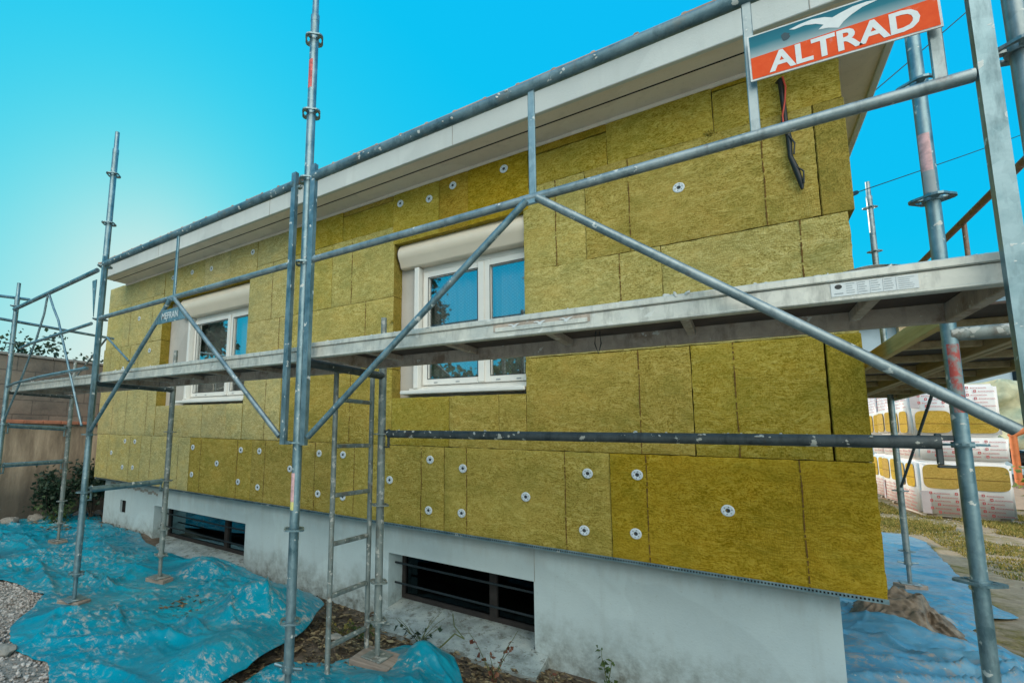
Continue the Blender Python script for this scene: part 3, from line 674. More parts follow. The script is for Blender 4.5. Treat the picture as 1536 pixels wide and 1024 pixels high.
def basement(B, label):
    x0, x1, z0, z1 = B; y = YW+.20
    b = MB(); 
    for a, c, d, e in ((x0,x0+.03,z0,z1),(x1-.03,x1,z0,z1),(x0+.03,x1-.03,z1-.03,z1),(x0+.03,x1-.03,z0,z0+.035)): b.bbox((a,y,d),(c,y+.05,e),.003)
    w = b.build('basement_window', M['darkwood'], house); w['label'] = label
    mx = x0+(x1-x0)*.66; b = MB(); b.bbox((mx,y-.004,z0+.03),(mx+.06,y+.04,z1-.03),.003); b.build('mullion', M['darkwood'], w)
    b = MB(); b.ngon([(x0+.02,y+.025,z0+.02),(x1-.02,y+.025,z0+.02),(x1-.02,y+.025,z1-.02),(x0+.02,y+.025,z1-.02)]); b.build('pane', M['glass_dark'], w)
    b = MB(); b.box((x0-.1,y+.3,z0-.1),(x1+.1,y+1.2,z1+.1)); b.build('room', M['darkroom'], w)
    for k, zz in enumerate((z0+.31, z0+.15)):
        b = MB(); b.tube([(x0-.02,YW+.10,zz),(x1+.02,YW+.10,zz-.01)], .009, 8); b.build('iron_bar', M['iron'], w)
    # sloping rendered sill reaching out over the soil
    b = MB(); n_ = 30; ye = -.12; ze = -.115
    def P(u, v):
        x = x0-.01+(x1-x0+.10)*u; yy = (YW+.22)+(ye-YW-.22)*v; zz = z0+.002+(ze-z0)*v + .006*fn((x*6, yy*6))
        if x > x1-.005 or x < x0+.005: yy = min(yy, YW-.002) if v > .3 else yy
        return (x, yy+.012*fn((x*4,1.0))*v, zz)
    b.grid(n_, 12, lambda u, v: P(min(u, .985*(x1-x0)/(x1-x0+.09)) if v < .45 else u, v))
    b.grid(n_, 2, lambda u, v: (P(u,1)[0], P(u,1)[1]+.02*v, P(u,1)[2]-.20*v))
    b.grid(2, 8, lambda u, v: (P(1,.45+.55*v)[0], P(1,.45+.55*v)[1], P(1,.45+.55*v)[2]-.2*u))
    b.grid(2, 8, lambda u, v: (P(0,.45+.55*v)[0], P(0,.45+.55*v)[1], P(0,.45+.55*v)[2]-.2*u))
    b.build('sloping_sill', M['sill_conc'], w)
basement(B1, 'barred basement window in front of the ladder')
basement(B2, 'barred basement window at the far end of the wall')

# ------------------------------------------------------------------ scaffold
def collar(b, x, y, z, r=.054):
    n = 24; th = .004; ri = .026
    def ring(f, zz): return [(x+f(t)*math.cos(t), y+f(t)*math.sin(t), zz) for t in (2*math.pi*k/n for k in range(n))]
    ro = lambda t: r*(1+.10*math.cos(4*t)); rm = lambda t: r-.013
    for f1, f2 in ((ro, rm),):
        A, B, C_, D = ring(f1, z-th), ring(f1, z+th), ring(f2, z+th), ring(f2, z-th)
        for P, Q in ((A,B),(B,C_),(C_,D),(D,A)): b.add(P+Q, [(i,(i+1)%n,(i+1)%n+n,i+n) for i in range(n)])
    for k in range(4):
        a = k*math.pi/2; Mx = Matrix.Translation((x,y,z)) @ Matrix.Rotation(a, 4, 'Z'); b.box((.02,-.010,-.0035),(r-.008,.010,.0035), M=Mx)
    b.tube([(x,y,z-.010),(x,y,z+.010)], .0262, 14)
def sticker(b, x, y, z0, z1, ang0, span=1.6, r=.0246, mi=0):
    n = 6; pts = []
    for k in range(n+1):
        a = ang0+span*(k/n-.5); pts.append((x+r*math.cos(a), y+r*math.sin(a)))
    b.add([(p[0],p[1],z0) for p in pts]+[(p[0],p[1],z1) for p in pts], [(i,i+1,i+2+n,i+1+n) for i in range(n)], mi, True)
def post(label, x, y, z0, z1, collars, mat='steel', spigot=True, jack=True, pad=True, stickers=(), lean=(0,0), zpad=.012, padrot=.2, rad=.0242):
    t = thing('scaffold_post', label, 'scaffold post', (x, y, z0), 'upright posts of the scaffold')
    b = MB(); zj = z0+.20 if jack else z0
    X = lambda z: (x+lean[0]*(z-z0), y+lean[1]*(z-z0), z)
    b.tube([X(zj), X(z1)], rad, 16); b.build('tube', M[mat], t)
    if spigot:
        b = MB(); b.tube([X(z1), X(z1+.04), X(z1+.05), X(z1+.20)], .02, 12, rr=[.0255,.0255,.019,.018]); b.build('spigot', M[mat], t)
    for z in collars:
        b = MB(); p = X(z); collar(b, *p); b.build('collar', M[mat], t)
    if jack:
        b = MB(); b.tube([(x,y,z0+.01),(x,y,zj)], .0165, 10); j = b.build('base_jack', M[mat], t)
        b = MB(); b.tube([(x,y,zj-.03),(x,y,zj)], .03, 8)
        for a in (0.3, 3.44): b.tube([(x,y,zj-.015),(x+.075*math.cos(a),y+.075*math.sin(a),zj-.008)], .008, 6)
        b.build('wing_nut', M[mat], j)
        b = MB(); b.bbox((x-.07,y-.07,z0),(x+.07,y+.07,z0+.008),.002); b.build('base_plate', M[mat], j)
    for (za, zb, ang, mt) in stickers:
        b = MB(); p = X((za+zb)/2); sticker(b, p[0], p[1], za, zb, ang, r=rad+.0005); b.build('sticker', M[mt], t)
    return t
def pad(label, x, y, z, rot, l=.105, wd=.06, h=.046):
    b = MB(); Mx = Matrix.Translation((x,y,z)) @ Matrix.Rotation(rot, 4, 'Z'); b.bbox((-l,-wd,0),(l,wd,h),.005, M=Mx)
    o = b.build('wooden_pad', M['wood']); return tag(o, label, 'wooden block', 'timber pads under the scaffold posts')
YF, YR = -1.5, -.80; PH = .055
CF = -2.297; LF = -4.69
post('tall scaffold post in the middle with pink and yellow stickers', CF, YF, PH, 3.66, (.453,.886,1.31,2.25,2.716,3.105,3.554), 'steel', stickers=((1.02,1.16,-1.9,'pink'),(.98,1.02,-1.9,'yellowlab'),(3.25,3.42,-1.7,'redlab')))
post('tall scaffold post at the far end of the long guardrails', LF, YF, PH, 3.70, (.25,.86,1.31,2.25,2.70,3.074,3.511), 'steel', stickers=((1.36,1.52,-1.6,'redlab'),))
post('scaffold post standing leftmost, holding the end guardrails', -6.78, YF, PH, 2.72, (.5,.94,1.38,2.25,2.66), 'steel', stickers=((1.98,2.12,-2.3,'redlab'),))
post('short mortar stained post behind the leftmost post', -6.98, YR, PH, 1.95, (.25,.5,.95,1.38), 'steel_mortar')
post('mortar covered post under the far deck beside the basement window', -4.735, YR, PH, 1.90, (.25,.47,.90,1.34), 'steel_mortar')
post('mortar covered post right beside the ladder', -2.292, YR, PH, 1.90, (.26,.48,.93,1.36), 'steel_mortar')
post('thick post before the bare board edge, red paint under the deck', .108, YR, PH, 2.98, (.5,.93,1.365,2.22,2.655), 'steel', stickers=((1.47,1.70,-1.5,'redpaint'),(2.32,2.46,-2.0,'pink'),(2.24,2.32,-1.9,'greyprint')), rad=.0195)
post('post rising past the upper right corner of the view', .104, YF, PH, 3.4, (.5,.93,1.36,2.30,2.7), 'steel_side', rad=.018)
post('slim post behind the house corner standing on the dusty tarpaulin', .73, 3.5, PH, 3.85, (.35,.91,1.35,3.30,3.77), 'steel_side')
post('outer post carrying the side deck, right of the view', .75, YR, PH, 3.0, (.5,.93,1.36,2.25,2.70), 'steel_side')
pad('weathered block under the far tall post', LF, YF, .008, .35)
pad('weathered block under the post beside the far basement window', -4.735, YR, .008, .25)
pad('weathered block under the middle tall post', CF, YF, .008, .3)
pad('wide grey block on the small tarpaulin beside the ladder foot', -2.292, YR, .008, .1, .13, .11)
pad('flat block under the leftmost post', -6.78, YF, .008, .2)
pad('flat block at the far end of the tarpaulin under the short post', -6.98, YR, .008, .1)
pad('block under the thick post before the bare board edge', .108, YR, .008, 0)
pad('block under the post in the upper right corner', .104, YF, .008, 0)
pad('cracked block on the dusty tarpaulin under the slim post', .73, 3.5, .008, .6)
pad('block under the outer post of the side deck', .75, YR, .008, 0)

def ledger(label, p, q, mat, r=.0235, hooks=True, splat=0, group='horizontal scaffold tubes'):
    p = Vector(p); q = Vector(q); t = thing('scaffold_ledger', label, 'scaffold tube', tuple(p), group); d = (q-p).normalized()
    a = p+d*.05 if hooks else p; c = q-d*.05 if hooks else q
    b = MB(); b.tube([a, c], r, 14)
    for k in range(splat):
        f = random.random(); c0 = a+(c-a)*f; ang = U(.35,2.8)
        side = d.cross(Vector((0,0,1))).normalized(); nrm = side*math.cos(ang)+Vector((0,0,1))*math.sin(ang)
        stone(b, c0+nrm*r, U(.004,.012), .5, 1)
    b.build('tube', [M[mat], M['spot']], t)
    if hooks:
        for e, s in ((p, 1), (q, -1)):
            b = MB(); o = e+d*s*.03; Mx = Matrix.Translation(o) @ Matrix.Rotation(math.atan2(d.y*s, d.x*s), 4, 'Z')
            b.bbox((.016,-.006,-.075),(.032,.006,.030),.003, M=Mx); b.bbox((-.022,-.008,-.085),(.032,.008,-.0755),.003, M=Mx); b.bbox((-.012,-.007,.006),(.02,.007,.024),.002, M=Mx)
            b.build('hook', M[mat], t)
    return t
ledger('dark spattered tube crossing the insulation at eye height', (CF+.005,YR,1.362), (.108,YR,1.372), 'steel_dark', .0235, True, 26)
ledger('short tube tying the far tall post to the wall side post', (LF,YF,.875), (-4.735,YR,.895), 'steel')
ledger('upper short tube at the left end of the scaffold', (-6.78,YF,1.37), (-6.98,YR,1.34), 'steel')
ledger('lower short tube at the left end of the scaffold', (-6.78,YF,.95), (-6.98,YR,.96), 'steel')
ledger('mortar stained short tube under the right end of the deck', (.108,YR,1.735), (.75,YR,1.735), 'steel_mortar', .0235, False, 6)
ledger('end handrail tube crossing behind the leftmost post', (-6.80,-1.7,2.50), (-6.95,-.40,2.505), 'steel', .016, False)
ledger('thin tube stub sticking out on top of the leftmost post', (-6.80,-1.75,2.735), (-6.80,-1.38,2.765), 'steel', .016, False)
ledger('deck bearer tube at the middle posts', (CF,YF,1.725), (-2.292,YR,1.725), 'steel_dark', .0235, False)
ledger('deck bearer tube at the far tall post', (LF,YF,1.725), (-4.735,YR,1.725), 'steel_dark', .0235, False)
ledger('deck bearer tube at the left end posts', (-6.78,YF,1.725), (-6.98,YR,1.725), 'steel_dark', .0235, False)

def guard(label, xl, xr, xc, zb=1.34, plate=None, zbr=1.34, splats=10, bars=()):
    t = thing('guardrail_frame', label, 'guardrail', (xl, YF-.03, 1.3), 'guardrail frames along the front of the scaffold')
    y = YF-.03
    def chan(x, s):
        b = MB(); wd = .0165
        b.box((x-wd,y-.014,zb-.04),(x+wd,y-.0110,2.765)); b.box((x-wd,y-.0105,zb-.04),(x-wd+.003,y+.010,2.765)); b.box((x+wd-.003,y-.0105,zb-.04),(x+wd,y+.010,2.765))
        b.bbox((x-s*wd-.012,y+.004,1.30),(x-s*wd+.012,y+.03,1.318),.002); b.bbox((x-s*wd-.012,y+.004,2.68),(x-s*wd+.012,y+.03,2.695),.002)
        b.build('side_channel', M['steel'], t)
    chan(xl, 1); chan(xr, -1)
    b = MB(); b.tube([(xl,y,2.70),(xr,y,2.70)], .0235, 16); 
    for k in range(splats): stone(b, (U(xl,xr), y-.022, 2.70+U(-.012,.014)), U(.004,.011), .5, 1)
    b.build('top_rail', [M['steel_rail'], M['spot']], t)
    b = MB(); b.tube([(xl+.02,y,2.245),(xr-.02,y,2.25)], .0165, 12); b.build('middle_rail', M['steel_side'], t)
    b = MB()
    if plate is None or bars == ():
        b.bbox((xc-.013,y-.006,2.262),(xc+.013,y+.006,2.682),.003); b.build('centre_bar', M['steel'], t)
    for xb, z2 in ((xl+.03, zb), (xr-.03, zbr)):
        b = MB(); b.tube([(xc+(.02 if xb > xc else -.02),y-.012,2.238),(xb,y-.004,z2)], .0142, 12)
        b.build('diagonal_brace', M['steel'] if xb < xc else M['steel_side'], t)
    b = MB(); b.bbox((xc-.05,y-.014,2.22),(xc+.05,y-.002,2.262),.004); b.build('gusset', M['steel'], t)
    for x in bars:
        b = MB(); b.bbox((x-.012,y-.004,2.262),(x+.012,y+.006,2.682),.002); b.build('upright_bar', M['steel_side'], t)
    if plate:
        sl_ = (xc-xl-.03)/(2.238-zb); z0, z1 = 2.075, 2.165
        b = MB(); w0 = (2.238-z0)*sl_; w1 = (2.238-z1)*sl_
        b.prism([(xc-w0,y-.020,z0),(xc+w0,y-.020,z0),(xc+w1,y-.020,z1),(xc-w1,y-.020,z1)], (0,.004,0))
        pl = b.build('name_plate', M['steel'], t)
        V2, F2 = text2d(plate, 1, .01); tw = .20; th = .045
        b = MB(); b.add([(xc-tw/2+v[0]*tw, y-.0215, z0+.025+v[1]*th) for v in V2], F2); b.build('lettering', M['sign_white'], pl)
    return t
guard('right guardrail frame carrying the big red and grey sign', -2.222, .040, -1.06, bars=(-.398,-.033), zbr=1.40, splats=12)
guard('left guardrail frame with a small name plate in its brace', -4.63, -2.368, -3.52, plate='MEFRAN', splats=8)
# older guardrail of the end bay: a rail, a knee rail and two bent struts
t = thing('guardrail_frame', 'thin bent tube guardrail of the leftmost bay', 'guardrail', (-6.7,YF,1.3), 'guardrail frames along the front of the scaffold')
y = YF-.02
b = MB(); b.tube([(-6.76,y,2.62),(-4.78,y,2.68)], .020, 12); b.build('top_rail', M['steel'], t)
b = MB(); b.tube([(-6.45,y,2.16),(-6.2,y,2.185),(-4.80,y,2.225)], .014, 10); b.build('middle_rail', M['steel'], t)
b = MB(); b.tube([(-6.70,y,1.775),(-6.5,y,1.80),(-5.8,y,1.832),(-4.80,y,1.85)], .014, 10); b.build('knee_rail', M['steel'], t)
b = MB(); b.tube([(-5.84,y,2.63),(-5.88,y,2.45),(-6.02,y,2.21),(-6.35,y,1.79),(-6.70,y,1.41)], .0105, 8); b.build('strut', M['steel'], t)
b = MB(); b.tube([(-5.80,y,2.63),(-5.66,y,2.48),(-5.51,y,2.34),(-5.12,y,1.81),(-4.80,y,1.38)], .0105, 8); b.build('strut', M['steel'], t)
b = MB(); b.prism([(-4.86,y,2.60),(-4.78,y,2.60),(-4.78,y,2.28)], (0,.006,0)); b.build('bracket', M['steel'], t)
ledger('thin cross tube behind the end guardrail, rising left', (-6.9,YR,1.98), (-5.6,YR-.25,2.27), 'steel_side', .010, False)
ledger('thin cross tube behind the end guardrail, falling right', (-5.6,YR-.25,2.27), (-5.0,YR-.3,1.98), 'steel_side', .010, False)

# decks
def deck(label, x0, x1, y0, y1, zt=1.822, along='x', front='alu', back='alu_dirty', ribs=4, extra=None, edge=.008):
    t = thing('scaffold_deck', label, 'scaffold deck', ((x0+x1)/2,(y0+y1)/2,zt), 'walking decks of the scaffold')
    zb = zt-.072
    def B(b, a, c, mi=0): b.bbox(a, c, .003, mi)
    if along == 'x':
        b = MB(); B(b, (x0,y0,zb),(x1,y0+.030,zt-.020)); B(b, (x0,y0-edge,zt-.0195),(x1,y0+.034,zt+.0035)); B(b, (x0,y0-.004,zb-.003),(x1,y0+.032,zb+.007))
        for k in range(int((x1-x0)*18)): stone(b, (U(x0,x1),y0+U(-.006,.02),zt+.003), U(.004,.014), .3, 1)
        b.build('front_beam', [M[front], M['spot']], t)
        b = MB(); B(b, (x0,y1-.030,zb),(x1,y1,zt+.002)); b.build('rear_beam', M[back], t)
        b = MB(); B(b, (x0+.004,y0+.034,zt-.012),(x1-.004,y1-.031,zt)); b.build('deck_board', M['deckply'], t)
        for k in range(ribs):
            x = x0+(x1-x0)*(k+.5)/ribs if ribs else 0
            b = MB(); B(b, (x-.014,y0+.033,zt-.045),(x+.014,y1-.032,zt-.0125)); b.build('cross_rib', M['alu_dirty'], t)
        for x in (x0, x1-.03):
            b = MB(); B(b, (x,y0+.035,zb-.002),(x+.03,y1-.032,zt-.0125)); b.build('end_rib', M['alu_dirty'], t)
    else:
        b = MB(); B(b, (x0,y0,zb),(x0+.028,y1,zt+.003)); b.build('inner_beam', M[front], t)
        b = MB(); B(b, (x1-.028,y0,zb),(x1,y1,zt+.003)); b.build('outer_beam', M[back], t)
        b = MB(); B(b, (x0+.03,y0+.004,zt-.012),(x1-.03,y1-.004,zt)); b.build('deck_board', M['deckply'], t)
        for k in range(ribs):
            y = y0+(y1-y0)*(k+.5)/ribs
            b = MB(); B(b, (x0+.029,y-.014,zt-.05),(x1-.029,y+.014,zt-.0125)); b.build('cross_rib', M['wood_grey'], t)
    return t
d1 = deck('long deck of the right bay with a printed load sticker', -2.255, .085, -1.475, -.965, 1.818, ribs=5)
d2 = deck('long deck of the middle bay in front of the farther window', -4.65, -2.335, -1.475, -.965, 1.805, ribs=5)
d3 = deck('deck of the leftmost bay ending in the open', -6.72, -4.74, -1.475, -.965, 1.80, ribs=4)
deck('inner deck along the gable with a yellow timber edge', .11, .445, -.70, 3.9, 1.855, 'y', 'wood_warm', 'wood_grey', 9)
deck('outer deck along the gable, dark underside with pale edges', .452, .80, -.70, 3.75, 1.855, 'y', 'wood_grey', 'wood_grey', 9)
# load sticker, slot and bird emblems on the long deck's front
yf = -1.4765
b = MB(); b.box((-.262,yf-.0006,1.757),(-.098,yf,1.793)); stk = b.build('load_sticker', M['sign_white'], d1)
b = MB(); n_ = 16; cx, cz = -.247, 1.783
b.ngon([(cx+.0075*math.cos(2*math.pi*k/n_), yf-.0010, cz+.0065*math.sin(2*math.pi*k/n_)) for k in range(n_)]); b.build('oval_mark', M['black'], stk)
b = MB()
for c_ in range(4):
    for r_ in range(5):
        xa = -.232+c_*.024; wd = U(.012,.018); z_ = 1.788-r_*.0062
        b.box((xa,yf-.0011,z_),(xa+wd,yf-.0008,z_+.0018))
for r_ in range(6): b.box((-.134,yf-.0011,1.787-r_*.0052),(-.134+U(.02,.032),yf-.0008,1.7882-r_*.0052))
for xx in (-.210,-.186,-.162,-.138): b.box((xx,yf-.0011,1.758),(xx+.0006,yf-.0008,1.792))
b.box((-.256,yf-.0011,1.763),(-.238,yf-.0008,1.766)); b.build('table_print', M['greyprint'], stk)
BIRD = [(.25,.14),(.31,.10),(.38,.08),(.45,.12),(.49,.18),(.53,.14),(.60,.09),(.67,.085),(.725,.12),(.645,.165),(.59,.24),(.545,.33),(.515,.43),(.465,.365),(.41,.335),(.44,.27),(.40,.20),(.34,.155),(.28,.17)]
b = MB(); b.box((-1.245,yf-.0006,1.768),(-.885,yf,1.796)); sl2 = b.build('slot', M['alu_dirty'], d1)
b = MB(); b.bbox((-1.237,yf-.004,1.766),(-.893,yf-.0008,1.783),.002); b.build('slot_lip', M['alu'], sl2)
for cx in (-1.16,-1.06,-.965):
    b = MB(); b.prism([(cx+(u-.49)*.10, yf-.0052, 1.795-v*.05) for u, v in BIRD], (0,.001,0)); b.build('bird_emblem', M['sign_white'], sl2)
b = MB(); b.tube([(-.885,-1.40,1.745),(-.889,-1.40,1.70),(-.878,-1.40,1.664),(-.868,-1.40,1.70),(-.872,-1.40,1.745)], .0022, 6)
b.build('wire_loop', M['black'], d1)
b = MB(); b.grid(10, 6, lambda u, v: (-.235+.11*u, -1.478+.03*v, 1.8225+.010*math.sin(math.pi*u)*math.sin(math.pi*min(1,v+.3)))); b.build('mortar_lump', M['spot'], d1)

# side handrail along the gable deck
t = thing('side_handrail', 'rusty handrail rising behind the right deck end', 'handrail', (.75,YR,2.7))
b = MB(); b.tube([(.75,YR,2.79),(.74,3.5,2.77)], .020, 12); b.build('top_rail', M['steel_rust'], t)
b = MB(); b.tube([(.75,1.32,2.78),(.75,1.32,1.86)], .012, 8); b.build('upright_bar', M['steel_rust'], t)
b = MB(); b.tube([(.75,YR,2.28),(.74,3.5,2.27)], .014, 10); b.build('middle_rail', M['steel_rust'], t)
ledger('thin dark brace under the gable deck before the wool packs', (.73,3.45,.95), (.78,2.4,1.80), 'steel_dark', .010, False)

# ladder
t = thing('ladder', 'steel ladder standing under the deck beside the middle post', 'ladder', (-2.42,-.92,0))
for y in (-1.092, -.742):
    b = MB(); b.tube([(-2.42,y,.03),(-2.42,y,1.76)], .0155, 12); b.build('stile', M['steel_mortar'], t)
for z in (.17,.44,.725,1.0,1.285,1.56):
    b = MB(); b.bbox((-2.433,-1.078,z-.012),(-2.407,-.756,z+.012),.005); b.build('rung', M['steel_mortar'], t)

# sign
sg = thing('sign_board', 'red and teal sign reading ALTRAD with a white bird, on the guardrail', 'sign', (-.216,YF-.06,2.47))
y = YF-.056; TL = Vector((-.403,y,2.549)); TR = Vector((-.026,y,2.527)); BL = Vector((-.401,y,2.405)); BR = Vector((-.024,y,2.385))
def sgp(u, v, d=0): p = (TL*(1-u)+TR*u)*(1-v)+(BL*(1-u)+BR*u)*v; return (p.x, p.y-d, p.z)
b = MB(); b.prism([sgp(0,0),sgp(1,0),sgp(1,1),sgp(0,1)], (0,.004,0)); b.build('sign_plate', M['sign_frame'], sg)
m = NT('sign_print'); zz = m.xyz()[2]; xx = m.xyz()[0]
vv = m.math('SUBTRACT', m.math('MULTIPLY', m.math('SUBTRACT', m.math('SUBTRACT', .06, m.math('MULTIPLY', xx, .055)), zz), 7.2), .0)
c = m.ramp(m.math('ADD', vv, m.math('MULTIPLY', m.noise(20,4), .05)), [(.0, (.008,.12,.17)), (.22, (.02,.16,.21)), (.47, (.34,.40,.41))])
m.set(c, .7, 0); m.b.inputs['Specular IOR Level'].default_value = .2; M['sign_print'] = m.mat
b = MB(); b.ngon([sgp(.012,.03,.0008),sgp(.988,.03,.0008),sgp(.988,.46,.0008),sgp(.012,.50,.0008)]); b.build('sky_panel', M['sign_print'], sg)
m = NT('sign_red'); c = m.ramp(m.noise(40,6,.7), [(.3, (.70,.065,.012)), (.62, (.75,.09,.02)), (.75, (.66,.22,.18))]); m.set(c, .7, 0); m.b.inputs['Specular IOR Level'].default_value = .2; M['sign_red'] = m.mat
b = MB(); b.ngon([sgp(.012,.50,.0009),sgp(.965,.43,.0009),sgp(.988,.46,.0009),sgp(.988,.965,.0009),sgp(.012,.965,.0009)]); b.build('red_panel', M['sign_red'], sg)
b = MB(); b.add([sgp(u,v,.0014) for u, v in BIRD], [list(range(len(BIRD)))]); b.build('bird', M['sign_white'], sg)
b = MB(); b.ngon([sgp(.225+.028*math.cos(a)*U(.7,1.2), .25+.10*math.sin(a)*U(.6,1.2), .0013) for a in [k*.45 for k in range(14)]]); b.build('dark_stain', flat('stain', (.01,.05,.07), .6), sg)
V2, F2 = text2d('ALTRAD', 1, .028)
b = MB(); b.add([sgp(.115+.79*u, .925-.42*v-.03*u, .0016) for u, v in V2], F2); b.build('lettering', M['sign_white'], sg)

# ------------------------------------------------------------------ cables and wires
t = thing('cable_bundle', 'black taped cable with a red wire hanging out of the insulation', 'cable', (-.18,-.02,3.3))
pts = [(-.215,.02,3.335),(-.200,-.03,3.32),(-.197,-.035,3.20),(-.192,-.03,3.05),(-.185,-.03,2.97),(-.186,-.03,2.87),(-.168,-.035,2.79),(-.152,-.03,2.71),(-.150,-.03,2.675)]
b = MB(); b.tube(pts, .011, 8, rr=[.008,.013,.012,.011,.013,.011,.014,.012,.006]); b.build('black_sheath', M['black'], t)
b = MB(); b.tube([(-.190,-.035,3.33),(-.182,-.045,3.26),(-.190,-.048,3.18),(-.205,-.046,3.10),(-.203,-.046,3.04)], .0045, 6); b.build('red_wire', M['redwire'], t)
b = MB(); b.tube([(-.185,-.045,2.98),(-.165,-.045,2.93),(-.172,-.045,2.87)], .004, 6); b.tube([(-.168,-.045,2.80),(-.140,-.045,2.765),(-.143,-.045,2.70)], .004, 6); b.tube([(-.207,-.045,3.10),(-.212,-.045,3.04),(-.195,-.045,2.99)], .004, 6); b.build('loose_loop', M['black'], t)
t = thing('overhead_wire', 'thin wire with a black end sleeve leaving the gable wall', 'wire', (.1,.4,2.7))
b = MB(); b.tube([(.03,.42,2.74),(.155,.60,2.84)], .013, 8); b.build('end_sleeve', M['black'], t)
P0 = Vector((.155,.60,2.84)); P1 = Vector((4.6,7.0,6.29)); b = MB()
b.tube([P0.lerp(P1, k/12)-Vector((0,0,.10*math.sin(math.pi*k/12))) for k in range(13)], .003, 5); b.build('wire', M['black'], t)
b = MB(); P0 = Vector((.2,3.2,4.40)); P1 = Vector((4.0,5.2,8.3))
b.tube([P0.lerp(P1, k/12)-Vector((0,0,.06*math.sin(math.pi*k/12))) for k in range(13)], .0055, 5)
tag(b.build('power_line', M['black']), 'black power line crossing the sky behind the sign', 'wire')

# ------------------------------------------------------------------ tarpaulins
def lerp_tab(tab, x):
    if x <= tab[0][0]: return tab[0][1]
    for (a, p), (c, q) in zip(tab, tab[1:]):
        if x <= c: return p+(q-p)*(x-a)/(c-a)
    return tab[-1][1]
def wr(x, y, s, seed):
    """ridged folds"""
    v = noise.noise(Vector((x*s+seed, y*s*1.3, seed)) + Vector((1,1,0))*.7*noise.noise(Vector((x*s*.6, y*s*.6, seed+3))))
    return 1-abs(v)*2.6
def sheet(name, label, near, far, x0, x1, nx, ny, height, mat, pads, swap=False, cat='tarpaulin', amp=1.0, thick=.004):
    b = MB()
    def P(u, v):
        x = x0+(x1-x0)*u; a = lerp_tab(near, x); c = lerp_tab(far, x)
        a += .05*noise.noise(Vector((x*3.1, 7, 0)))+.02*noise.noise(Vector((x*11, 3, 0))); c += .05*noise.noise(Vector((x*2.7, 17, 0)))+.02*noise.noise(Vector((x*9, 8, 0)))
        y = a+(c-a)*v; X, Y = (y, x) if swap else (x, y)
        e = min(1, 8*min(u, 1-u, v, 1-v)+.12)
        f = 1.0
        for px, py in pads: f = min(f, max(0, (math.hypot(X-px, Y-py)-.15)/.22))
        wx = .35*noise.noise(Vector((X*.9, Y*.9, 12))); wy = .35*noise.noise(Vector((X*.9, Y*.9, 31)))
        def ridge(ang, sa, sb, sd_, p):
            c_, s_ = math.cos(ang), math.sin(ang); a_ = ((X+wx)*c_+(Y+wy)*s_)*sa; b_ = (-(X+wx)*s_+(Y+wy)*c_)*sb
            return max(0, 1-abs(noise.noise(Vector((a_+sd_, b_, sd_))))*3.4)**p
        gate = max(0, min(1, .5+1.6*noise.noise(Vector((X*1.1, Y*1.1, 44))))); gate2 = max(0, min(1, .4+1.8*noise.noise(Vector((X*1.4, Y*1.4, 71)))))
        fold = .040*ridge(.35, .8, 3.0, 3.1, 3)*gate + .030*ridge(-.75, .9, 3.6, 9.7, 4)*gate2 + .016*ridge(1.2, 1.6, 5.5, 17.3, 4)*(1-gate*.6) + .007*ridge(.1, 4, 11, 23.9, 3)
        q = Vector((X*1.5, Y*1.9, 5))+Vector((1,1,0))*.45*noise.noise(Vector((X*1.7, Y*1.7, 6)))
        d0 = noise.voronoi(q)[0]; fold += .016*max(0, 1-(d0[1]-d0[0])*5)*gate2
        fold += .018*noise.noise(Vector((X*2.2, Y*2.6, 3)))
        z = .014 + (fold*amp+.02*max(0, noise.noise(Vector((X*1.3, Y*1.3, 2)))))*f*e + height(X, Y)
        if abs(v-.5) > .46: z += .016*max(0, noise.noise(Vector((X*4, Y*4, 9))))
        return (X, Y, max(z, gz(X, Y)+.012))
    b.grid(nx, ny, P)
    o = b.build(name, mat); tag(o, label, cat)
    md = o.modifiers.new('thick', 'SOLIDIFY'); md.thickness = thick; md.offset = 1
    return o
def bump2(x, y, cx, cy, rx, ry, h): 
    d = ((x-cx)/rx)**2+((y-cy)/ry)**2; return h*math.exp(-d*1.2)
nearL = [(-9.2,-1.72),(-5.73,-1.66),(-5.4,-1.56),(-5.1,-1.56),(-4.85,-1.70),(-4.5,-1.96),(-4.1,-2.05),(-3.77,-1.99),(-3.3,-2.12),(-2.9,-2.15),(-2.62,-2.05)]
farL = [(-9.2,.38),(-8.7,.38),(-8.2,.2),(-8.0,.10),(-7.4,.09),(-6.8,.07),(-6.4,-.10),(-5.9,-.20),(-5.3,-.22),(-4.9,-.12),(-4.6,-.06),(-4.2,-.12),(-3.8,-.20),(-3.4,-.26),(-3.1,-.42),(-2.9,-.80),(-2.72,-1.4)]
def hL(x, y): return bump2(x,y,-3.35,-.75,.34,.42,.21)+bump2(x,y,-2.95,-1.4,.28,.4,.15)+bump2(x,y,-4.62,-.40,.28,.16,.15)+bump2(x,y,-6.0,-.7,.9,.3,.05)+bump2(x,y,-4.0,-1.6,.7,.3,.05)
sheet('tarpaulin', 'large blue tarpaulin smeared with mortar along the wall at left', nearL, farL, -9.2, -2.72, 420, 150, hL, M['tarp'], [(LF,YF),(-4.735,YR),(-6.78,YF),(-6.98,YR),(CF,YF)], amp=1.5)
nearS = [(-2.72,-1.45),(-2.4,-1.7),(-1.75,-1.3)]; farS = [(-2.72,-1.15),(-2.5,-.95),(-2.3,-.50),(-2.1,-.42),(-1.95,-.5),(-1.75,-.72)]
sheet('tarpaulin', 'small crumpled blue sheet at the foot of the ladder', nearS, farS, -2.72, -1.75, 110, 110, lambda x, y: bump2(x,y,-2.06,-.65,.14,.16,.13)+bump2(x,y,-2.62,-1.25,.2,.12,.04)+bump2(x,y,-2.0,-1.05,.3,.2,.06), M['tarp'], [(-2.292,YR)], amp=.9)
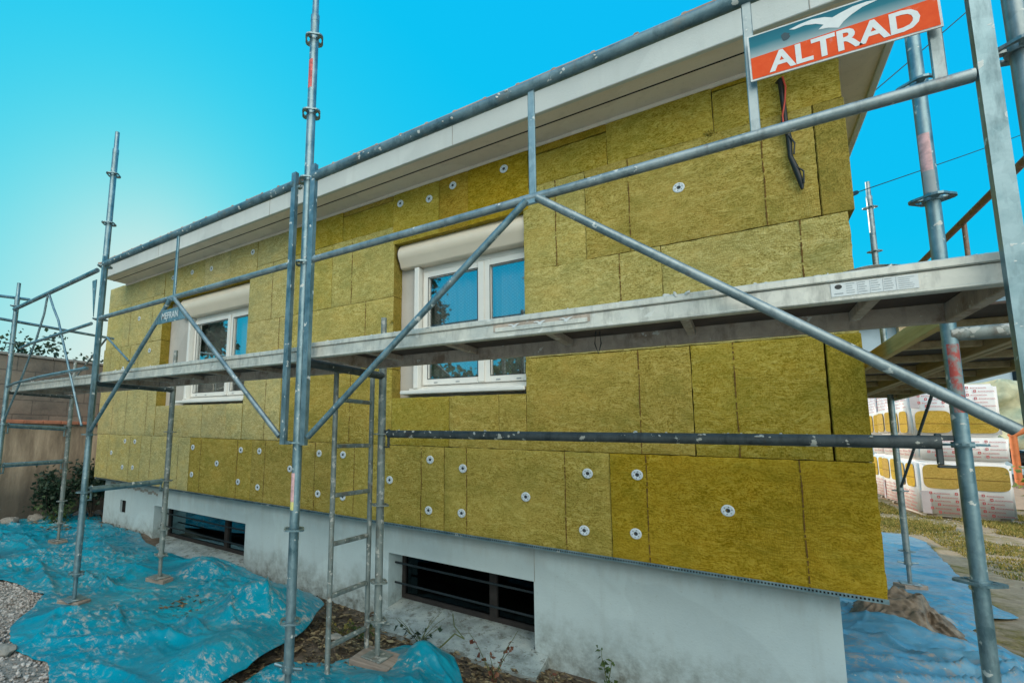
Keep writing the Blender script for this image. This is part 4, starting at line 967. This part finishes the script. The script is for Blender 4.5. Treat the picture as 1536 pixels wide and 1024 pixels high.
# right side, running along the gable (x as a function of y)
nr = [(2.0,-.12),(7.3,-.12)]; fr_ = [(2.0,.72),(2.6,.92),(2.95,1.22),(3.4,1.14),(4.4,1.26),(5.6,1.38),(6.6,1.50),(7.3,1.42)]
sheet('tarpaulin', 'dusty blue tarpaulin stretching away beside the gable', nr, fr_, 2.0, 7.3, 260, 80, lambda x, y: bump2(x,y,.75,2.75,.3,.5,.05), M['tarp2'], [(.73,3.5)], swap=True, amp=.7)
nr = [(-.9,-.12),(2.75,-.12)]; fr_ = [(-.9,.95),(1.0,.90),(1.6,.86),(2.1,.80),(2.75,.62)]
sheet('tarpaulin', 'crumpled blue tarpaulin in front right of the house corner', nr, fr_, -.9, 2.75, 230, 110, lambda x, y: .03+bump2(x,y,.25,1.55,.32,.25,.12)+bump2(x,y,.05,1.0,.35,.3,.09)+bump2(x,y,.62,1.1,.15,.5,.06), M['tarp2'], [(.108,YR)], swap=True, amp=1.5)
b = MB(); b.grid(90, 90, lambda u, v: ((.12+.58*u)+.06*noise.noise(Vector((v*5,u*3,1))), 1.62+.80*v+.08*noise.noise(Vector((u*5,v*3,9))), .02+(.26*math.sin(math.pi*u)**.7*math.sin(math.pi*v)**.8)*(.9+.5*noise.noise(Vector((u*5,v*5,2))))+.02*noise.noise(Vector((u*22,v*22,2)))))
tag(b.build('sand_mound', M['net']), 'brown mound of sandy rubble lying on the crumpled tarpaulin', 'sand pile')

# rubble and stones
def rock(label, x, y, r, mat='gravel', name='stone', group='stones lying along the low wall'):
    bm = bmesh.new(); bmesh.ops.create_icosphere(bm, subdivisions=3, radius=1); s = U(0,99)
    b = MB(); bm.verts.index_update()
    b.add([(x+v.co.x*r*1.3*(1+.35*fn(v.co,1.3,s)), y+v.co.y*r*(1+.35*fn(v.co,1.3,s)), gz(x,y)+r*.4+v.co.z*r*.65*(1+.35*fn(v.co,1.5,s))) for v in bm.verts], [[v.index for v in f.verts] for f in bm.faces], 0, False); bm.free()
    return tag(b.build(name, M[mat]), label, 'stone', group)
for k, (x, y, r) in enumerate(((-8.75,-.45,.11),(-8.7,-.1,.07),(-8.72,.12,.09),(-8.68,.36,.08),(-8.5,.5,.06),(-8.45,-.30,.05),(-8.6,.62,.09),(-8.8,-.75,.1))):
    rock('brown stone in the rubble row at the foot of the low wall', x, y, r, 'cement')
for k in range(4):
    rock('pale broken stone at the edge of the gravel', -4.15+U(-.3,.25), -2.12+U(-.25,.1), U(.03,.07), 'cement', group='pale stones at the gravel edge')
rock('flat grey slab among the dead leaves by the wall', -2.72, -.70, .055, 'cement', 'stone_slab', 'slabs by the wall')

# ------------------------------------------------------------------ plants
def leaves(b, pts, size, n, spread, mi=0, droop=0):
    for k in range(n):
        p = random.choice(pts); p = Vector(p)+Vector((random.gauss(0,spread),random.gauss(0,spread),random.gauss(0,spread)))
        a = Vector((U(-1,1),U(-1,1),U(-.8,.6)-droop)).normalized(); s_ = a.cross(Vector((U(-1,1),U(-1,1),U(-1,1)))).normalized(); l = size*U(.6,1.3); wd = l*U(.28,.45)
        nn = a.cross(s_)*l*.12
        b.add([p, p+a*l*.5-s_*wd+nn, p+a*l, p+a*l*.5+s_*wd+nn], [(0,1,2),(0,2,3)], mi)
def sprig(name, label, x, y, h, mat, nst=3, size=.03, n=40, stem='stem', spread=.012, splay=.25, cat='plant', z=None, grp=None):
    t = thing(name, label, cat, (x,y,0), grp); z = gz(x,y) if z is None else z; pts = []; b = MB()
    for k in range(nst):
        a = U(0,6.3); hh = h*U(.7,1); q = [Vector((x,y,z))]
        for i in range(1,7): f = i/6; q.append(Vector((x+math.cos(a)*splay*h*f**1.4+U(-.006,.006), y+math.sin(a)*splay*h*f**1.4+U(-.006,.006), z+hh*f)))
        b.tube(q, .003, 5, rr=[.0035*(1-.6*i/6) for i in range(7)]); pts += q[1:]*2+q[3:]
    b.build('stem', M[stem], t)
    b = MB(); leaves(b, pts, size, n, spread, droop=.4); b.build('leaves', M[mat], t)
    return t
sprig('seedling', 'upright green seedling against the grey foundation wall', -1.20, .02, .28, 'leaf', 2, .032, 34, splay=.12)
sprig('seedling', 'tiny green seedling right of the upright one', -1.09, .0, .12, 'leaf', 1, .025, 10, splay=.1)
sprig('withered_weed', 'rust brown withered weed before the sloping sill', -1.78, -.30, .34, 'leaf_rust', 4, .038, 34, spread=.008, splay=.45)
sprig('withered_weed', 'small rusty sprig at the right end of the sloping sill', -1.42, -.22, .16, 'leaf_rust', 1, .028, 12, spread=.006, splay=.2)
sprig('grass_tuft', 'dark grass tuft hanging at the left end of the sill', -2.42, -.13, .22, 'leaf_dark', 10, .05, 20, spread=.01, splay=.8)
sprig('weed', 'low green weed beside the ladder at the wall foot', -2.75, -.35, .15, 'leaf', 6, .03, 60, spread=.02, splay=.8)
sprig('weed', 'low yellowish weed between the tarpaulins', -2.9, -.45, .13, 'leaf_autumn', 6, .03, 60, spread=.02, splay=.8)
sprig('weed', 'weed at the far end near the low wall', -8.3, -.35, .35, 'leaf', 9, .05, 170, spread=.05, splay=.7)
b = MB(); b.tube([(-2.10,-.06,-.03),(-2.13,-.14,.02),(-2.2,-.2,-.06),(-2.26,-.24,-.11)], .005, 6); b.tube([(-2.33,.2,.01),(-2.22,.02,.0),(-2.10,-.06,-.03)], .004, 6)
tag(b.build('twig', M['stem']), 'long green twig lying across the sloping sill', 'twig')

def bush(name, label, x, y, z, r, h, mat, n=900, size=.06, cat='bush', grp=None, stems=6):
    t = thing(name, label, cat, (x,y,z), grp); b = MB(); pts = []
    for k in range(stems):
        a = U(0,6.3); e = Vector((x+math.cos(a)*r*U(.3,.9), y+math.sin(a)*r*U(.3,.9), z+h*U(.5,.95))); m_ = Vector((x,y,z)).lerp(e,.5)+Vector((U(-.05,.05),U(-.05,.05),.06))
        b.tube([(x,y,z),m_,e], .01, 6, rr=[.014,.009,.004])
        for i in range(5): pts.append(m_.lerp(e, i/4)+Vector((U(-.3,.3)*r,U(-.3,.3)*r,U(-.1,.2)*h)))
    b.build('branches', M['bark'], t)
    b = MB(); leaves(b, pts, size, n, r*.22); b.build('foliage', M[mat], t); return t
bush('bush', 'dark leafy bush by the low wall behind the end post', -8.45, .15, 0, .30, .85, 'leaf_dark', 1500, .06)
bush('bush', 'broad dark shrub between the two left end posts at the low wall', -8.55, -.30, 0, .30, .75, 'leaf_dark', 1300, .06)
bush('bush', 'second dark bush hugging the far house corner', -8.55, .62, 0, .25, .6, 'leaf_dark', 800, .06)
bush('bush', 'sunlit yellow green bush in front of the wool packs at the right edge', 3.42, 9.2, 0, .40, 1.35, 'leaf_bright', 700, .09)
bush('bush', 'dark low shrub at the right end of the wool packs', 3.75, 9.7, 0, .45, .5, 'leaf_dark', 900, .08)

def tree(name, label, x, y, h, r, mat, n=5200, size=.20, grp='trees beyond the plot', z=0):
    t = thing(name, label, 'tree', (x,y,z), grp); b = MB(); ends = []
    top = Vector((x+U(-.3,.3), y+U(-.3,.3), z+h*.62)); b.tube([(x,y,z-.1),(x+.05,y,z+h*.3),top], .2, 10, rr=[h*.028,h*.02,h*.010])
    for k in range(13):
        a = U(0,6.3); s0 = Vector((x,y,z)).lerp(top, U(.5,1)); e = Vector((x+math.cos(a)*r*U(.35,1), y+math.sin(a)*r*U(.35,1), z+h*U(.52,1)))
        m_ = s0.lerp(e,.5)+Vector((0,0,.1*h*U(0,.6))); b.tube([s0,m_,e], .05, 6, rr=[h*.009,h*.006,h*.002])
        for i in range(3): ends.append(m_.lerp(e, .3+.35*i)+Vector((random.gauss(0,.16)*r,random.gauss(0,.16)*r,random.gauss(0,.07)*h)))
    b.build('trunk', M['bark'], t)
    b = MB(); leaves(b, ends, size, n, r*.17); b.build('crown', M[mat], t); return t
tree('tree', 'yellowish tree crown above the block wall at the left edge', -15.4, -1.2, 3.8, 1.0, 'leaf_autumn', 3200, .12)
tree('tree', 'dark tree crown above the block wall behind the end post', -15.2, .5, 3.5, 1.0, 'leaf_dark', 3200, .12)
tree('tree', 'lower dark crown thinning out along the block wall', -15.8, 2.0, 3.3, .8, 'leaf_dark', 1800, .11)
# the garden behind the photographer, seen mirrored in the panes
for k, (x, y, h) in enumerate(((-9,-13,5.0),(-6,-15,6),(-2.5,-14,4.6),(2,-15,6),(-13,-11,5.5))):
    tree('garden_tree', ('broad','tall','low','rounded','far')[k]+' garden tree opposite the house, mirrored in the window panes', x, y, h*.72, 2.2, 'leaf', 2600, .26, 'garden trees opposite the house')

tree('reflection_blocker', 'unseen dark tree added opposite the nearer window to block sky in its left pane', -13.6, -15, 13, 2.1, 'leaf_dark', 16000, .24, 'added trees that block reflected sky')  # both trees added out of view to block sky reflected in the panes
tree('reflection_blocker', 'unseen dark tree added farther off to block sky in the farther window', -31.5, -15, 13.5, 2.6, 'leaf_dark', 6500, .42, 'added trees that block reflected sky')
# ------------------------------------------------------------------ left boundary
t = thing('low_wall', 'stained low wall with an orange tile coping at left', 'wall', (-9,0,0))
b = MB(); b.box((-9.22,-7,-.3),(-9.0,9,1.40)); b.build('wall_body', M['stainwall'], t)
b = MB(); y = -6.9
while y < 9:
    b.bbox((-9.26,y,1.402+U(0,.004)),(-8.95+U(-.008,.008),y+.235,1.452+U(0,.008)),.006); y += .24
b.build('tile_coping', M['terra'], t)
t = thing('block_wall', 'tall weathered concrete block wall behind the tiled low wall', 'wall', (-9.5,0,0))
b = MB(); b.box((-9.7,-7.5,-.3),(-9.3,12,2.42)); b.build('wall_body', M['block'], t)
b = MB(); y = -7.5
while y < 12: b.bbox((-9.73,y,2.422),(-9.27,y+.9,2.455+U(0,.012)),.008); y += .905
b.build('coping', M['cement'], t)

# ------------------------------------------------------------------ wool packs, right
V_rw, F_rw = text2d('ROCKWOOL', 1, .012)
def pack(label, cx, cy, z0, z1, rot, w=1.16, dp=1.16, win='top', txt=True):
    t = thing('wool_pack', label, 'insulation pack', (cx,cy,z0), 'shrink wrapped packs of mineral wool')
    Mx = Matrix.Translation((cx,cy,0)) @ Matrix.Rotation(rot, 4, 'Z'); h = z1-z0; s = U(0,50)
    b = MB(); bm = bmesh.new(); bmesh.ops.create_cube(bm, size=1); bmesh.ops.bevel(bm, geom=bm.edges[:], offset=.05, segments=3, affect='EDGES'); 
    bmesh.ops.subdivide_edges(bm, edges=bm.edges[:], cuts=1); bm.verts.index_update(); vs = []
    for v in bm.verts:
        p = Vector((v.co.x*w, v.co.y*dp, z0+(v.co.z+.5)*h)); p += Vector((fn(p,3,s), fn(p,3,s+9), 0))*.012; vs.append(Mx @ p)
    b.add(vs, [[v.index for v in f.verts] for f in bm.faces], 0, True); bm.free(); wrapb = b
    def face(u, v, side, d):                 # side 0: -y face, side 1: -x face
        if side == 0: p = Vector(((u-.5)*w, -dp/2-d, z0+v*h))
        else: p = Vector((-w/2-d, (.5-u)*dp, z0+v*h))
        return Mx @ p
    big = h > .8
    for side in (0, 1):
        v0, v1 = ((.50,.93) if win == 'top' else (.07,.50)) if big else (.1,.9)
        if win:
            for cu in (.27, .76):
                b = MB(); n_ = 36; cv = (v0+v1)/2; ru = .20; rv = (v1-v0)/2
                def se(t_, k=1.0): c_, s_ = math.cos(t_), math.sin(t_); return (cu+ru*k*math.copysign(abs(c_)**.42, c_), cv+rv*k*math.copysign(abs(s_)**.42, s_))
                b.ngon([face(*se(2*math.pi*i/n_), side, .014) for i in range(n_)]); wd_ = b.build('window_opening', M['packwool'], t)
                b = MB(); zm = cv-.04; b.ngon([face(cu-.19,zm,side,.0155),face(cu+.19,zm,side,.0155),face(cu+.19,zm+.010,side,.0155),face(cu-.19,zm+.010,side,.0155)]); b.build('slab_joint', M['seam'], wd_)
        if txt:
            b = wrapb; lo, hi = ((.05,.45) if win == 'top' else (.55,.96)) if big else (.12,.9)
            rows = 6 if big else 5
            for r_ in range(rows):
                vv_ = lo+(hi-lo)*(r_+.3)/rows; th = .022/h
                for q in range(3):
                    uo = (.12 if r_ % 2 else .20)+q*.27
                    if uo+.22 > .98: continue
                    b.add([face(uo+.05+.17*p[0], vv_+th*p[1], side, .0145) for p in V_rw], F_rw, 1)
                    ww_ = .030; hh_ = .045/h
                    O = [(0,0),(1,0),(1,1),(0,1)]; I = [(.25,.25),(.75,.25),(.75,.7),(.25,.7)]
                    P = [face(uo+ww_*a, vv_-.1*hh_+hh_*c_, side, .0146) for a, c_ in O]+[face(uo+ww_*a, vv_-.1*hh_+hh_*c_, side, .0146) for a, c_ in I]
                    b.add(P, [(i,(i+1)%4,(i+1)%4+4,i+4) for i in range(4)], 1)
            if big:
                b = MB(); b.ngon([face(.03,lo,side,.013),face(.13,lo,side,.013),face(.13,hi,side,.013),face(.03,hi,side,.013)]); b.build('lilac_panel', M['packlilac'], t)
    wrapb.build('wrap', [M['packwhite'], M['packred']], t)
    return t
def stack(cx, cy, rot, tag_, w=1.16, base=.10):
    pal = thing('pallet', 'wooden pallet under the '+tag_+' stack of wool packs', 'pallet', (cx,cy,0), 'pallets under the wool packs')
    Mx = Matrix.Translation((cx,cy,0)) @ Matrix.Rotation(rot, 4, 'Z')
    b = MB()
    for k in range(5): b.bbox((-w/2,-.55+.24*k,.08),(w/2,-.45+.24*k,.10),.003, M=Mx)
    b.build('top_board', M['wood'], pal); b = MB()
    for k in (-.5,-.05,.4):
        for q in (-.55,-.05,.45): b.bbox((k,q,0),(k+.12,q+.1,.079),.003, M=Mx)
    b.build('block', M['wood'], pal)
    pack('bottom wool pack of the '+tag_+' stack, opening above its print', cx, cy, base, base+1.03, rot, w, 1.16, 'top')
    pack('flat middle wool pack of the '+tag_+' stack', cx+.03*w, cy+.02, base+1.035, base+1.47, rot, w*.98, 1.13, None)
    pack('top wool pack of the '+tag_+' stack, opening below its print', cx-.02, cy+.03, base+1.475, base+2.45, rot, w*.98, 1.13, 'bottom')
RS = .05
stack(2.74, 10.78, RS, 'front', 1.2, base=.02)
stack(2.76, 12.10, RS, 'second', 1.2, base=.06)
stack(2.80, 13.45, RS, 'third', 1.2, base=.06)

# things behind the packs at the right edge
b = MB(); b.grid(40, 24, lambda u, v: (4.0+2.6*u, 14.2+.5*noise.noise(Vector((u*6,v*4,0)))+.12*noise.noise(Vector((u*20,v*14,0)))+v*.9, 1.25+1.65*v+.10*noise.noise(Vector((u*5,2,0)))))
o = b.build('cover_sheet', M['creamsheet']); tag(o, 'crinkled cream sheet draped over a stack behind the wool packs', 'sheet')
md = o.modifiers.new('t', 'SOLIDIFY'); md.thickness = .03
t = thing('site_trailer', 'orange framed trailer with dark load at the right edge', 'trailer', (5.6,14.0,0))
b = MB()
for p, q in (((4.35,13.6,1.55),(5.6,13.6,2.30)),((4.4,13.6,.5),(4.4,13.6,1.6)),((4.4,13.6,.55),(6.8,13.6,.55)),((5.5,13.6,2.3),(6.9,13.6,2.3))): b.tube([p,q], .06, 6)
b.build('frame', M['orange'], t)
b = MB()
for k in range(30): stone(b, (U(4.6,6.6),U(13.8,14.2),U(.75,1.75)), U(.12,.3), .7)
b.build('load', M['black'], t)
b = MB(); b.bbox((4.5,13.7,.60),(6.8,14.4,.70),.01); b.build('bed', M['iron'], t)
b = MB()
for x in (4.9,6.2): b.tube([(x,13.55,.3),(x,13.75,.3)], .3, 20)
b.build('wheel', M['black'], t)
b = MB(); b.grid(30, 20, lambda u, v: (3.6+7*u, 13.0+3*v, .02+.75*math.sin(math.pi*min(1,v*1.2))*(.7+.4*noise.noise(Vector((u*4,v*4,3))))))
tag(b.build('earth_bank', flat('pale_earth', (.42,.30,.22), .95, 0, .2, 4, .6)), 'pale heap of earth beyond the bush at the right edge', 'earth pile')
# neighbour house
t = thing('neighbour_house', 'pale blue neighbour house glimpsed between corner and deck', 'house', (6,26,0))
b = MB(); b.box((2.5,25,-.2),(12,34,6.25)); b.build('wall', M['bluewall'], t)
b = MB(); b.add([(2.0,24.5,6.3),(12.5,24.5,6.3),(12.5,34.5,6.3),(2.0,34.5,6.3),(5.3,29,9.2),(9,29,9.2)], [(0,1,5,4),(1,2,5),(2,3,4,5),(3,0,4),(0,3,2,1)]); rf2 = b.build('roof', M['greyroof'], t)
b = MB(); x = 2.0
while x < 12.4: b.bbox((x,24.44,6.24),(x+.24,24.6,6.38),.02); x += .5
b.build('eaves_tile', M['sign_white'], rf2)
b = MB(); b.bbox((7.9,24.93,3.2),(9.1,25.02,4.6),.02); b.build('window', M['glass_dark'], t)
b = MB(); b.box((5.0,24.6,-.2),(5.5,25,6.2)); b.build('corner_strip', M['wood_grey'], t)
